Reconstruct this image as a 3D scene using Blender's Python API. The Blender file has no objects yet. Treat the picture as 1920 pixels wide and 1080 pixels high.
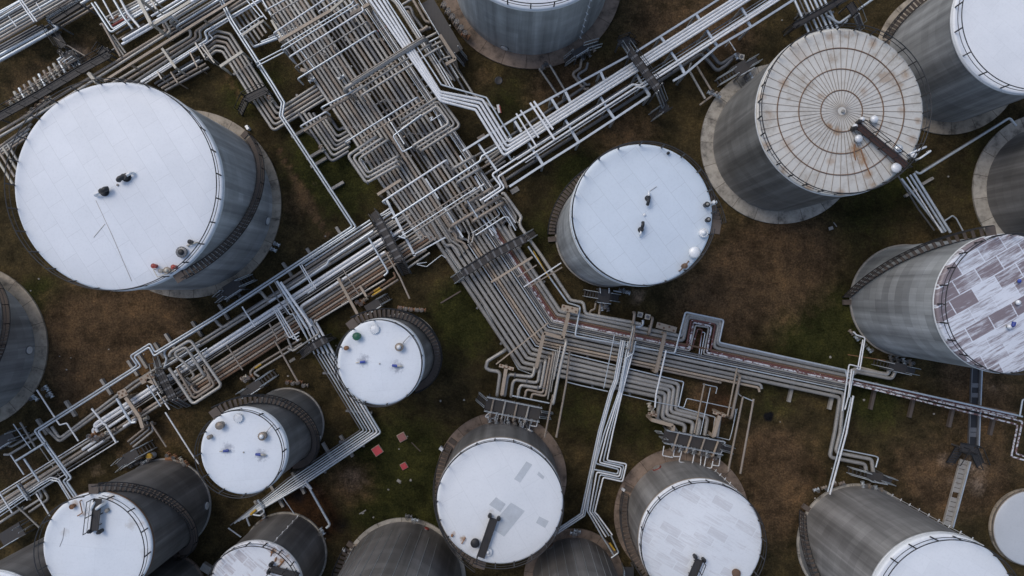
import bpy, math, random
from mathutils import Vector as V
rnd = random.Random(11)
sc = bpy.context.scene
COL = sc.collection
S = 18.0          # photo pixels per metre on the ground
H = 70.0          # height of the camera above the ground, metres
def P(x, y, z=0.0):
    """a point seen at photo pixel (x, y) that stands z metres above the ground"""
    k = (1 - z / H) / S
    return V(((x - 960) * k, (540 - y) * k, z))
def L(px, z=0.0):
    return px / S * (1 - z / H)
ORD = ['first','second','third','fourth','fifth','sixth','seventh','eighth','ninth','tenth','eleventh','twelfth',
       'thirteenth','fourteenth','fifteenth','sixteenth','seventeenth','eighteenth','nineteenth','twentieth']

# ------------------------------------------------------------------ materials
def nt(name):
    m = bpy.data.materials.new(name); m.use_nodes = True
    n = m.node_tree.nodes; l = m.node_tree.links
    b = n['Principled BSDF']
    return m, n, l, b
def ramp(n, stops):
    r = n.new('ShaderNodeValToRGB'); e = r.color_ramp.elements
    e[0].position, e[0].color = stops[0][0], (*stops[0][1], 1)
    e[1].position, e[1].color = stops[-1][0], (*stops[-1][1], 1)
    for p, c in stops[1:-1]:
        x = e.new(p); x.color = (*c, 1)
    return r
def noise(n, l, vec, scale, detail=4, rough=.6):
    t = n.new('ShaderNodeTexNoise'); t.inputs['Scale'].default_value = scale
    t.inputs['Detail'].default_value = detail; t.inputs['Roughness'].default_value = rough
    if vec is not None: l.new(vec, t.inputs['Vector'])
    return t
def mixc(n, l, fac, a, b, mode='MIX'):
    m = n.new('ShaderNodeMix'); m.data_type = 'RGBA'; m.blend_type = mode
    fs = m.inputs[0]; A = m.inputs[6]; B = m.inputs[7]
    for s, v in ((fs, fac), (A, a), (B, b)):
        if isinstance(v, (int, float)): s.default_value = v
        elif isinstance(v, tuple): s.default_value = (*v, 1)
        else: l.new(v, s)
    return m.outputs[2]
def mth(n, l, op, a, b=None, c=None):
    m = n.new('ShaderNodeMath'); m.operation = op
    for i, v in enumerate((a, b, c)):
        if v is None: continue
        if isinstance(v, (int, float)): m.inputs[i].default_value = v
        else: l.new(v, m.inputs[i])
    return m.outputs[0]
def paint(name, col, rough=.5, metal=0.0, dirt=(.12, .09, .06), amt=.35, scale=1.2, vary=.16, bump=0.0):
    """painted / clad metal: blotchy tone, grime patches, a little difference from one object to the next"""
    m, n, l, b = nt(name)
    g = n.new('ShaderNodeNewGeometry')
    oi = n.new('ShaderNodeObjectInfo')
    n1 = noise(n, l, g.outputs['Position'], scale, 5, .65)
    n2 = noise(n, l, g.outputs['Position'], scale * 6, 3, .6)
    tone = mth(n, l, 'ADD', mth(n, l, 'MULTIPLY', n1.outputs[0], .5), mth(n, l, 'MULTIPLY', oi.outputs['Random'], vary * 2))
    tone = mth(n, l, 'ADD', tone, .75 - vary)
    sepv = n.new('ShaderNodeCombineColor')
    for i in range(3): l.new(tone, sepv.inputs[i])
    c1 = mixc(n, l, 1.0, col, sepv.outputs[0], 'MULTIPLY')
    r = ramp(n, [(.52, (0, 0, 0)), (.72, (1, 1, 1))]); l.new(n2.outputs[0], r.inputs[0])
    f = mth(n, l, 'MULTIPLY', r.outputs[0], amt)
    l.new(mixc(n, l, f, c1, dirt), b.inputs['Base Color'])
    b.inputs['Roughness'].default_value = rough; b.inputs['Metallic'].default_value = metal
    return m
M = {}
M['G'] = paint('grey_cladding', (.375, .358, .328), .46, .3, dirt=(.13, .085, .05), amt=.45, vary=.24)
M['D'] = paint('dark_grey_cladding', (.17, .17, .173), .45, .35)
M['W'] = paint('white_cladding', (.74, .75, .755), .42, .15, amt=.2, vary=.08)
M['S'] = paint('silver_cladding', (.57, .61, .635), .38, .5, amt=.2, vary=.1)
M['T'] = paint('tan_paint', (.36, .29, .22), .6, 0, amt=.4)
M['B'] = paint('rust_brown_steel', (.16, .10, .065), .75, 0, dirt=(.23, .09, .03), amt=.7)
M['N'] = paint('brown_grey_cladding', (.30, .255, .21), .52, .2, dirt=(.2, .1, .05), amt=.5)
M['C'] = paint('cream_paint', (.52, .48, .40), .55, 0, dirt=(.3, .2, .1), amt=.4)
M['R'] = paint('red_paint', (.30, .05, .035), .5)
M['Y'] = paint('yellow_paint', (.55, .33, .03), .5)
M['K'] = paint('black_steel', (.028, .028, .03), .5, .2, amt=.1)
M['grate'] = None
M['U'] = paint('blue_paint', (.03, .06, .30), .5)
M['E'] = paint('green_paint', (.03, .14, .08), .5)
M['O'] = paint('orange_rust', (.27, .135, .065), .75, 0, dirt=(.13, .06, .03), amt=.6)
M['wood'] = paint('weathered_wood', (.105, .083, .068), .8, 0, dirt=(.08, .05, .04), amt=.5)
M['X'] = paint('concrete', (.33, .31, .28), .85, 0, dirt=(.15, .12, .09), amt=.6, scale=.5)

def m_patchy(name, ca, cb, thr, scale):
    """paint flaking off along the pipe: two colours in blotches"""
    m, n, l, b = nt(name)
    g = n.new('ShaderNodeNewGeometry')
    x = noise(n, l, g.outputs['Position'], scale, 6, .7)
    r = ramp(n, [(thr - .03, (0, 0, 0)), (thr + .03, (1, 1, 1))]); l.new(x.outputs[0], r.inputs[0])
    l.new(mixc(n, l, r.outputs[0], ca, cb), b.inputs['Base Color'])
    b.inputs['Roughness'].default_value = .6
    return m
M['P'] = m_patchy('flaking_white_over_maroon', (.62, .62, .64), (.15, .075, .07), .51, 2.6)
M['Q'] = m_patchy('maroon_with_white_scraps', (.15, .055, .045), (.6, .6, .64), .62, 3.5)

def m_grate():
    m, n, l, b = nt('steel_grating')
    t = n.new('ShaderNodeTexCoord')
    w = n.new('ShaderNodeTexWave'); w.inputs['Scale'].default_value = 2.2
    l.new(t.outputs['Object'], w.inputs['Vector'])
    x = noise(n, l, t.outputs['Object'], 1.5)
    c = mixc(n, l, w.outputs[0], (.018, .019, .021), (.055, .055, .057))
    l.new(mixc(n, l, x.outputs[0], c, (.05, .04, .033)), b.inputs['Base Color'])
    b.inputs['Roughness'].default_value = .6
    return m
M['grate'] = m_grate()

def m_wall(name, c, streak=.5, warm=0.0, seed=0.0, panel=.25):
    """insulated tank shell: sheet courses, run-down streaks, darker foot"""
    m, n, l, b = nt(name)
    uv = n.new('ShaderNodeUVMap'); uv.uv_map = 'UVMap'
    mp = n.new('ShaderNodeMapping'); l.new(uv.outputs[0], mp.inputs[0])
    mp.inputs['Location'].default_value = (seed, seed * .7, 0)
    st = n.new('ShaderNodeMapping'); l.new(mp.outputs[0], st.inputs[0]); st.inputs['Scale'].default_value = (1.15, .025, 1)
    n1 = noise(n, l, st.outputs[0], 1.0, 7, .62)
    st2 = n.new('ShaderNodeMapping'); l.new(mp.outputs[0], st2.inputs[0]); st2.inputs['Scale'].default_value = (.42, .02, 1)
    n2 = noise(n, l, st2.outputs[0], 1.0, 3, .5)
    n3 = noise(n, l, mp.outputs[0], .45, 4, .6)
    br = n.new('ShaderNodeTexBrick'); l.new(mp.outputs[0], br.inputs['Vector'])
    br.inputs['Scale'].default_value = 1.0; br.inputs['Brick Width'].default_value = 2.4; br.inputs['Row Height'].default_value = 1.1
    br.inputs['Mortar Size'].default_value = .012
    br.inputs['Color1'].default_value = (.78, .78, .78, 1); br.inputs['Color2'].default_value = (1.18, 1.18, 1.18, 1)
    br.inputs['Mortar'].default_value = (.6, .6, .6, 1)
    dark = tuple(x * .62 for x in c); lite = tuple(min(1, x * 1.55 + .02) for x in c)
    r1 = ramp(n, [(.38, dark), (.47, c), (.53, tuple(x * 1.08 for x in c)), (.62, lite)]); l.new(n1.outputs[0], r1.inputs[0])
    r2 = ramp(n, [(.38, dark), (.5, c), (.62, lite)]); l.new(n2.outputs[0], r2.inputs[0])
    col = mixc(n, l, .42, mixc(n, l, min(1, streak * 1.6), c, r1.outputs[0]), r2.outputs[0])
    col = mixc(n, l, panel * 2.2, col, mixc(n, l, 1.0, col, br.outputs[0], 'MULTIPLY'))
    r3 = ramp(n, [(.35, (.9, .885, .87)), (.65, (1.07, 1.06, 1.05))]); l.new(n3.outputs[0], r3.inputs[0])
    col = mixc(n, l, 1.0, col, r3.outputs[0], 'MULTIPLY')
    l.new(col, b.inputs['Base Color'])
    b.inputs['Roughness'].default_value = .5; b.inputs['Metallic'].default_value = .1
    return m

def m_roof(name, c=(.78, .80, .83), ang=58, pw=3.0, ph=1.5, line=.86, stain=None, samt=.0, sthr=.6, sscale=.35, rust=0.0, seed=0., streak=0.0, tint=.04, spots=()):
    """welded sheet roof: staggered seams, faint patches, optional stains and rust"""
    m, n, l, b = nt(name)
    t = n.new('ShaderNodeTexCoord')
    mp = n.new('ShaderNodeMapping'); l.new(t.outputs['Object'], mp.inputs[0])
    mp.inputs['Rotation'].default_value = (0, 0, math.radians(ang)); mp.inputs['Location'].default_value = (seed, seed * 1.3, 0)
    br = n.new('ShaderNodeTexBrick'); l.new(mp.outputs[0], br.inputs['Vector'])
    br.inputs['Scale'].default_value = 1.0; br.inputs['Brick Width'].default_value = pw; br.inputs['Row Height'].default_value = ph
    br.inputs['Mortar Size'].default_value = .022; br.inputs['Mortar Smooth'].default_value = .2
    br.inputs['Color1'].default_value = (1 - tint, 1 - tint, 1 - tint, 1); br.inputs['Color2'].default_value = (1, 1, 1, 1)
    br.inputs['Mortar'].default_value = (line, line, line, 1)
    n1 = noise(n, l, mp.outputs[0], .22, 5, .6)
    r1 = ramp(n, [(.35, (.93, .935, .94)), (.62, (1.0, 1.0, 1.0))]); l.new(n1.outputs[0], r1.inputs[0])
    n9 = noise(n, l, mp.outputs[0], 5.0, 5, .75)
    r9 = ramp(n, [(.30, (.93, .93, .93)), (.5, (1, 1, 1))]); l.new(n9.outputs[0], r9.inputs[0])
    col = mixc(n, l, 1.0, mixc(n, l, 1.0, c, r1.outputs[0], 'MULTIPLY'), br.outputs[0], 'MULTIPLY')
    col = mixc(n, l, 1.0, col, r9.outputs[0], 'MULTIPLY')
    if stain:
        sm = n.new('ShaderNodeMapping'); l.new(mp.outputs[0], sm.inputs[0])
        sm.inputs['Scale'].default_value = (.6 if streak else 1, 5.0 if streak else 1, 1)
        n2 = noise(n, l, sm.outputs[0], sscale, 7, .72)
        b2 = n.new('ShaderNodeTexBrick'); l.new(mp.outputs[0], b2.inputs['Vector'])
        b2.inputs['Scale'].default_value = 1; b2.inputs['Brick Width'].default_value = pw; b2.inputs['Row Height'].default_value = ph
        b2.inputs['Color1'].default_value = (0, 0, 0, 1); b2.inputs['Color2'].default_value = (1, 1, 1, 1); b2.inputs['Mortar'].default_value = (.0, .0, .0, 1)
        b2.inputs['Mortar Size'].default_value = .05
        v = mth(n, l, 'ADD', n2.outputs[0], mth(n, l, 'MULTIPLY', mth(n, l, 'SUBTRACT', b2.outputs[0], .5), .27 if streak else .06))
        r2 = ramp(n, [(sthr - .07, (0, 0, 0)), (sthr + .10, (1, 1, 1))]); l.new(v, r2.inputs[0])
        col = mixc(n, l, mth(n, l, 'MULTIPLY', r2.outputs[0], samt), col, stain)
    if rust:
        n4 = noise(n, l, mp.outputs[0], .5, 6, .7)
        r4 = ramp(n, [(.60, (0, 0, 0)), (.70, (1, 1, 1))]); l.new(n4.outputs[0], r4.inputs[0])
        col = mixc(n, l, mth(n, l, 'MULTIPLY', r4.outputs[0], rust), col, (.36, .20, .09))
    for sx, sy, sr, sc_, sa, sf in spots:
        # a stain with a place of its own: centre, radius, colour, strength, speckle size
        vm = n.new('ShaderNodeVectorMath'); vm.operation = 'DISTANCE'
        fl = n.new('ShaderNodeVectorMath'); fl.operation = 'MULTIPLY'; fl.inputs[1].default_value = (1, 1, 0); l.new(t.outputs['Object'], fl.inputs[0])
        l.new(fl.outputs[0], vm.inputs[0]); vm.inputs[1].default_value = (sx, sy, 0)
        rr_ = mth(n, l, 'SUBTRACT', 1.0, mth(n, l, 'DIVIDE', vm.outputs['Value'], sr))
        ns = noise(n, l, t.outputs['Object'], sf, 5, .7)
        v = mth(n, l, 'ADD', rr_, mth(n, l, 'MULTIPLY', mth(n, l, 'SUBTRACT', ns.outputs[0], .55), 2.2))
        rs = ramp(n, [(.05, (0, 0, 0)), (.75, (1, 1, 1))]); l.new(v, rs.inputs[0])
        gate = ramp(n, [(.0, (0, 0, 0)), (.25, (1, 1, 1))]); l.new(rr_, gate.inputs[0])
        col = mixc(n, l, mth(n, l, 'MULTIPLY', mth(n, l, 'MULTIPLY', rs.outputs[0], gate.outputs[0]), sa), col, sc_)
    l.new(col, b.inputs['Base Color'])
    b.inputs['Roughness'].default_value = .45
    return m

def m_slab(name, c, seed=0.):
    """kerb-like ring of cast slabs: joints across the ring, water marks"""
    m, n, l, b = nt(name)
    uv = n.new('ShaderNodeUVMap'); uv.uv_map = 'UVMap'
    br = n.new('ShaderNodeTexBrick'); l.new(uv.outputs[0], br.inputs['Vector'])
    br.inputs['Scale'].default_value = 1; br.inputs['Brick Width'].default_value = 2.6; br.inputs['Row Height'].default_value = 30
    br.inputs['Mortar Size'].default_value = .03; br.offset = 0
    br.inputs['Color1'].default_value = (.85, .85, .85, 1); br.inputs['Color2'].default_value = (1.1, 1.1, 1.1, 1); br.inputs['Mortar'].default_value = (.35, .33, .3, 1)
    g = n.new('ShaderNodeNewGeometry')
    n1 = noise(n, l, g.outputs['Position'], .9, 6, .7)
    r1 = ramp(n, [(.34, tuple(x * .38 for x in c)), (.47, tuple(x * .85 for x in c)), (.55, c), (.68, tuple(x * 1.2 for x in c))]); l.new(n1.outputs[0], r1.inputs[0])
    l.new(mixc(n, l, 1.0, r1.outputs[0], br.outputs[0], 'MULTIPLY'), b.inputs['Base Color'])
    b.inputs['Roughness'].default_value = .9
    return m

# ------------------------------------------------------------------ mesh builder
class MB:
    def __init__(s): s.v, s.f, s.sm, s.uv = [], [], [], {}
    def add(s, vs, fs, smooth=False, uvs=None):
        o = len(s.v); s.v += [tuple(x) for x in vs]
        for i, f in enumerate(fs):
            if uvs: s.uv[len(s.f)] = uvs[i]
            s.f.append([o + j for j in f]); s.sm.append(smooth)
    def box(s, c, ax, ay, az, hx, hy, hz):
        c = V(c); vs = []
        for i in (-1, 1):
            for j in (-1, 1):
                for k in (-1, 1):
                    vs.append(c + ax * (hx * i) + ay * (hy * j) + az * (hz * k))
        s.add(vs, [(0,1,3,2),(4,6,7,5),(0,4,5,1),(2,3,7,6),(0,2,6,4),(1,5,7,3)])
    def bar(s, p, q, w, h):
        """a straight rectangular bar from p to q, w wide, h deep"""
        p, q = V(p), V(q); d = q - p; ln = d.length
        if ln < 1e-5: return
        d /= ln
        side = d.cross(V((0,0,1)))
        if side.length < 1e-3: side = V((1,0,0))
        side.normalize(); up = side.cross(d).normalized()
        s.box((p + q) / 2, d, side, up, ln / 2, w / 2, h / 2)
    def ibeam(s, p, q, w, h):
        """rolled H section: two flanges and a web"""
        p, q = V(p), V(q); t = h * .14
        up = V((0,0,1))
        s.bar(p + up * (h / 2 - t / 2), q + up * (h / 2 - t / 2), w, t)
        s.bar(p - up * (h / 2 - t / 2), q - up * (h / 2 - t / 2), w, t)
        s.bar(p, q, w * .16, h - 2 * t)
    def cyl(s, c, r, h, n=16, r2=None, axis=None):
        """frustum standing on c"""
        r2 = r if r2 is None else r2; c = V(c)
        az = V((0,0,1)) if axis is None else V(axis).normalized()
        ax = az.orthogonal().normalized(); ay = az.cross(ax)
        vs = []
        for i in range(n):
            a = 2 * math.pi * i / n; d = ax * math.cos(a) + ay * math.sin(a)
            vs += [c + d * r, c + d * r2 + az * h]
        s.add(vs, [(2*i, 2*((i+1) % n), 2*((i+1) % n)+1, 2*i+1) for i in range(n)], True)
        s.add([vs[2*i+1] for i in range(n)], [tuple(range(n))])
        s.add([vs[2*i] for i in range(n)], [tuple(reversed(range(n)))])
    def lathe(s, c, prof, n=24):
        c = V(c); vs = []; m = len(prof)
        for i in range(n):
            a = 2 * math.pi * i / n
            for r, z in prof: vs.append(c + V((r * math.cos(a), r * math.sin(a), z)))
        s.add(vs, [(i*m+j, ((i+1) % n)*m+j, ((i+1) % n)*m+j+1, i*m+j+1) for i in range(n) for j in range(m-1)], True)
    def tube(s, pts, r, n=8, caps=True, fillet=None):
        pts = [V(p) for p in pts]
        if fillet: pts = rounded(pts, fillet)
        m = len(pts); tan = []
        for i in range(m):
            d = V((0,0,0))
            if i > 0: d += (pts[i] - pts[i-1]).normalized()
            if i < m - 1: d += (pts[i+1] - pts[i]).normalized()
            tan.append(d.normalized() if d.length > 1e-6 else V((0,0,1)))
        up = V((0,0,1)) if abs(tan[0].z) < .9 else V((1,0,0))
        x = tan[0].cross(up).normalized(); vs = []
        for i in range(m):
            x = x - tan[i] * x.dot(tan[i])
            x = x.normalized() if x.length > 1e-6 else tan[i].orthogonal().normalized()
            y = tan[i].cross(x)
            for k in range(n):
                a = 2 * math.pi * (k + .5) / n
                vs.append(pts[i] + (x * math.cos(a) + y * math.sin(a)) * r)
        s.add(vs, [(i*n+k, i*n+(k+1) % n, (i+1)*n+(k+1) % n, (i+1)*n+k) for i in range(m-1) for k in range(n)], True)
        if caps:
            s.add(vs[:n], [tuple(reversed(range(n)))]); s.add(vs[-n:], [tuple(range(n))])
    def build(s, name, mat, parent=None, origin=None):
        me = bpy.data.meshes.new(name)
        o0 = V(origin) if origin is not None else V((0, 0, 0))
        if parent is not None:
            q = parent
            while q.parent is not None: q = q.parent
            o0 = V(q.location)
        if origin is None and parent is None and s.v:
            k = len(s.v); lo = min(v[2] for v in s.v)
            o0 = V((sum(v[0] for v in s.v) / k, sum(v[1] for v in s.v) / k, lo))
        me.from_pydata([tuple(V(v) - o0) for v in s.v], [], s.f)
        me.polygons.foreach_set('use_smooth', s.sm)
        if s.uv:
            lay = me.uv_layers.new(name='UVMap')
            for pi, p in enumerate(me.polygons):
                if pi in s.uv:
                    for li, u in zip(p.loop_indices, s.uv[pi]): lay.data[li].uv = u
        me.materials.append(mat if not isinstance(mat, str) else M[mat])
        me.update()
        ob = bpy.data.objects.new(name, me); COL.objects.link(ob)
        if parent is not None: ob.parent = parent
        else: ob.location = o0
        return ob
def rounded(pts, rad):
    out = [pts[0]]
    for i in range(1, len(pts) - 1):
        a, b, c = pts[i-1], pts[i], pts[i+1]
        u, w = a - b, c - b
        lu, lw = u.length, w.length
        if lu < 1e-4 or lw < 1e-4: continue
        u /= lu; w /= lw
        ang = math.acos(max(-1, min(1, u.dot(w))))
        if ang > math.radians(172): out.append(b); continue
        t = min(rad / math.tan(ang / 2), lu * .46, lw * .46)
        p0, p1 = b + u * t, b + w * t
        k = 5 if ang < 2.2 else 3
        for j in range(k + 1):
            f = j / k
            out.append(p0 * (1 - f) ** 2 + b * (2 * f * (1 - f)) + p1 * f * f)
    out.append(pts[-1])
    return out
def tag(o, label, cat, group=None, kind=None):
    o['label'] = label
    o['category'] = cat
    if group: o['group'] = group
    if kind: o['kind'] = kind
    return o
def empty(name, loc, label, cat, group=None):
    e = bpy.data.objects.new(name, None); COL.objects.link(e); e.location = loc
    e.empty_display_size = .3
    return tag(e, label, cat, group)

# ------------------------------------------------------------------ pipes
NAMES = {'G':'grey','D':'dark','W':'white','S':'silver','T':'tan','B':'rusty','N':'brown','C':'cream','R':'red','Y':'yellow','P':'flaking white','Q':'maroon','K':'black','X':'concrete grey','O':'rust orange'}
PIPES = []
def pipe(pts, z, r, mat, label, group=None, drop=None, drop2=None, n=8, name='pipe', fl=2.6, flange=False):
    """one pipe run along photo pixels; drop ends bend down to that height"""
    zz = [z] * len(pts) if not isinstance(z, (list, tuple)) else list(z)
    w = [P(p[0], p[1], h) for p, h in zip(pts, zz)]
    if drop is not None:
        a = w[0]; w = [V((a.x, a.y, drop))] + w
    if drop2 is not None:
        a = w[-1]; w = w + [V((a.x, a.y, drop2))]
    rr = L(r, zz[0])
    m = MB(); m.tube(w, rr, n, True, rr * fl)
    o = m.build(name, mat)
    if mat == 'Y': o.name = 'pipe_sleeve'; tag(o, label, 'pipe sleeve', group)
    elif r <= 1.5: o.name = 'service_line'; tag(o, label, 'service line', group)
    else:
        tag(o, label, 'pipe', group)
        PIPES.append((r * sum(math.hypot(b[0] - a[0], b[1] - a[1]) for a, b in zip(pts, pts[1:])), o))
    if flange:
        f = MB()
        for t in flange:
            # a bolted collar partway along the run
            tot = [(w[i+1] - w[i]).length for i in range(len(w) - 1)]; d = sum(tot) * t
            for i, q in enumerate(tot):
                if d <= q: break
                d -= q
            dr = (w[i+1] - w[i]).normalized(); c = w[i] + dr * d
            f.cyl(c - dr * .07, rr * 1.5, .14, 12, None, dr)
        f.build('flange', 'D', o)
    return o
def lerp(a, b, t): return (a[0] + (b[0] - a[0]) * t, a[1] + (b[1] - a[1]) * t)
def strip(desc, edge, A, B, ts, r, z, mats, sup=0, jit=0, group=None, drop=None, drop2=None, lab=None, flange=False, n=8):
    """parallel pipes between two guide lines A and B (photo pixels)"""
    if isinstance(ts, int): ts = [i / max(1, ts - 1) for i in range(ts)]
    zz = z if isinstance(z, (list, tuple)) else [z] * len(A)
    for i, t in enumerate(ts):
        pts = [lerp(a, b, t) for a, b in zip(A, B)]
        if jit:
            for e, nb in ((0, 1), (-1, -2)):
                d = V((pts[e][0] - pts[nb][0], pts[e][1] - pts[nb][1], 0)); d.normalize()
                k = rnd.uniform(-jit, jit); pts[e] = (pts[e][0] + d.x * k, pts[e][1] + d.y * k)
        mt = mats[i % len(mats)]; rr = r[i % len(r)] if isinstance(r, (list, tuple)) else r
        cn = NAMES.get(mt, mt)
        la = f'{cn} pipe, {ORD[i]} from the {edge} in {desc}' if len(ts) > 2 else f'{cn} pipe of {desc}, {"on" if i == 0 else "away from"} the {edge}'
        pipe(pts, zz, rr, mt, la, group or f'pipes of {desc}', drop, drop2, n, flange=flange)
    if sup:
        zt = min(zz); c = 0
        rmax = max(r) if isinstance(r, (list, tuple)) else r
        for a0, a1, b0, b1 in zip(A, A[1:], B, B[1:]):
            ln = math.hypot(a1[0] - a0[0], a1[1] - a0[1]); k = int(ln // sup)
            for j in range(k):
                f = (j + .5) / k
                p, q = lerp(a0, a1, f), lerp(b0, b1, f)
                support(p, q, zt - L(rmax) * 1.02, f'low steel cross support, {ORD[c % 20]} along {desc}', f'cross supports under {desc}'); c += 1
def support(p, q, ztop, label, group, ext=6, mat='D'):
    d = V((q[0] - p[0], q[1] - p[1], 0)); d.normalize()
    p = (p[0] - d.x * ext, p[1] - d.y * ext); q = (q[0] + d.x * ext, q[1] + d.y * ext)
    zb = ztop - .12
    a, b = P(*p, zb), P(*q, zb)
    e = empty('pipe_support', ((a.x + b.x) / 2, (a.y + b.y) / 2, 0), label, 'pipe support', group)
    m = MB(); m.ibeam(a, b, .2, .24); m.build('beam', mat, e)
    if zb > .3:
        for f in (.08, .92):
            c = a.lerp(b, f); m = MB(); m.bar((c.x, c.y, 0), (c.x, c.y, zb - .122), .18, .18); m.build('post', mat, e)

# ------------------------------------------------------------------ steel beams lying across / above
def beam(p, q, z, w, mat, label, group=None, h=None, posts=True, name='steel_girder', ends=()):
    a, b = P(*p, z), P(*q, z); ww = L(w, z); hh = h or max(.1, ww * .8)
    e = empty(name, ((a.x + b.x) / 2, (a.y + b.y) / 2, 0), label, 'beam', group)
    m = MB(); m.ibeam(a, b, ww, hh); m.build('rail' if w < 3 else 'girder', mat, e)
    if posts:
        for f in (.03, .97):
            c = a.lerp(b, f); m = MB(); m.bar((c.x, c.y, 0), (c.x, c.y, z - hh / 2 - .002), ww * .7, ww * .7); m.build('post', mat, e)
    return e

# ------------------------------------------------------------------ ground
SOIL = [(200,640,120,1),(285,600,95,1),(150,715,80,.8),(110,590,60,.5),(1400,530,130,1),(1500,480,95,.9),(1320,590,80,.7),(1235,45,90,.9),(1340,70,70,.9),
        (1060,150,60,.9),(1180,255,75,.9),(1000,185,50,.5),(655,905,60,1),(555,385,45,.8),(1850,750,90,1),(1860,900,75,.9),(1770,920,70,.9),(1450,960,90,.9),
        (1425,840,60,.7),(1330,755,45,1.3),(1700,870,80,.6),(1480,860,90,.6),(40,640,40,.2),(100,130,90,1.0),(40,170,60,1.0),(165,90,40,1.2),(250,850,60,.6),(40,880,60,.7),(330,800,60,.5),
        (1150,140,50,.6),(1800,690,50,.8),(1240,860,40,.5),(960,1000,60,.3),(450,960,60,.3),(1380,40,60,.7),(1640,40,50,.4),(905,145,35,.6)]
PALE = [(665,895,40,.5),(1828,868,30,.7),(1835,915,22,.7),(1772,860,20,.6),(1790,905,25,.35),(150,115,30,.5),(140,100,30,.4),(1195,555,24,.55),(600,925,22,.45),(300,640,30,.25),(345,605,45,.25),(1870,725,35,.35),
        (235,865,30,.4),(180,880,24,.4),(590,350,18,.3),(1000,175,25,.3),(1250,60,50,.22),(545,400,30,.25),(1330,60,40,.2),(1740,930,40,.25)]
SOIL += [(523 + i*9, 285 + i*15.5, 7, 1.5) for i in range(11)] + [(425 + i*6, 140 + i*10, 7, .9) for i in range(6)] + [(1130 + i*14, 600 - i, 8, .5) for i in range(4)]
SOIL = [(x, y, r, w * (.45 if x < 180 and y < 200 else 1)) for x, y, r, w in SOIL]
GREEN = [(640,340,95,1),(600,280,70,.8),(880,620,80,.8),(860,570,60,.8),(745,880,120,1.2),(790,970,110,1.2),(960,190,70,.7),(1090,335,55,1.4),(1510,600,110,1.1),(1560,620,60,1.1),(75,560,50,1.2),
         (1615,720,50,1.2),(1650,765,60,.8),(1225,800,80,.7),(1090,770,70,.7),(500,150,60,.7),(450,190,50,.7),(1440,770,60,.6),(620,640,60,.7),(1890,320,90,.9),(1620,390,90,.7),(1700,330,60,.7),(1150,110,50,.6),(300,660,40,.9),(720,690,40,.4),(1280,60,60,.4),(1010,440,60,.8),(1340,850,30,.9),(1430,900,30,.7),(380,650,50,.6)]
RED = [(585,935,45,1),(610,985,40,1),(550,960,40,.8),(1350,760,50,.8),(1530,890,60,.5)]
BLACK = [(1441,781,11,1.6),(640,985,30,.8),(560,930,25,.9),(660,400,50,.4),(630,740,50,.2)]
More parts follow.
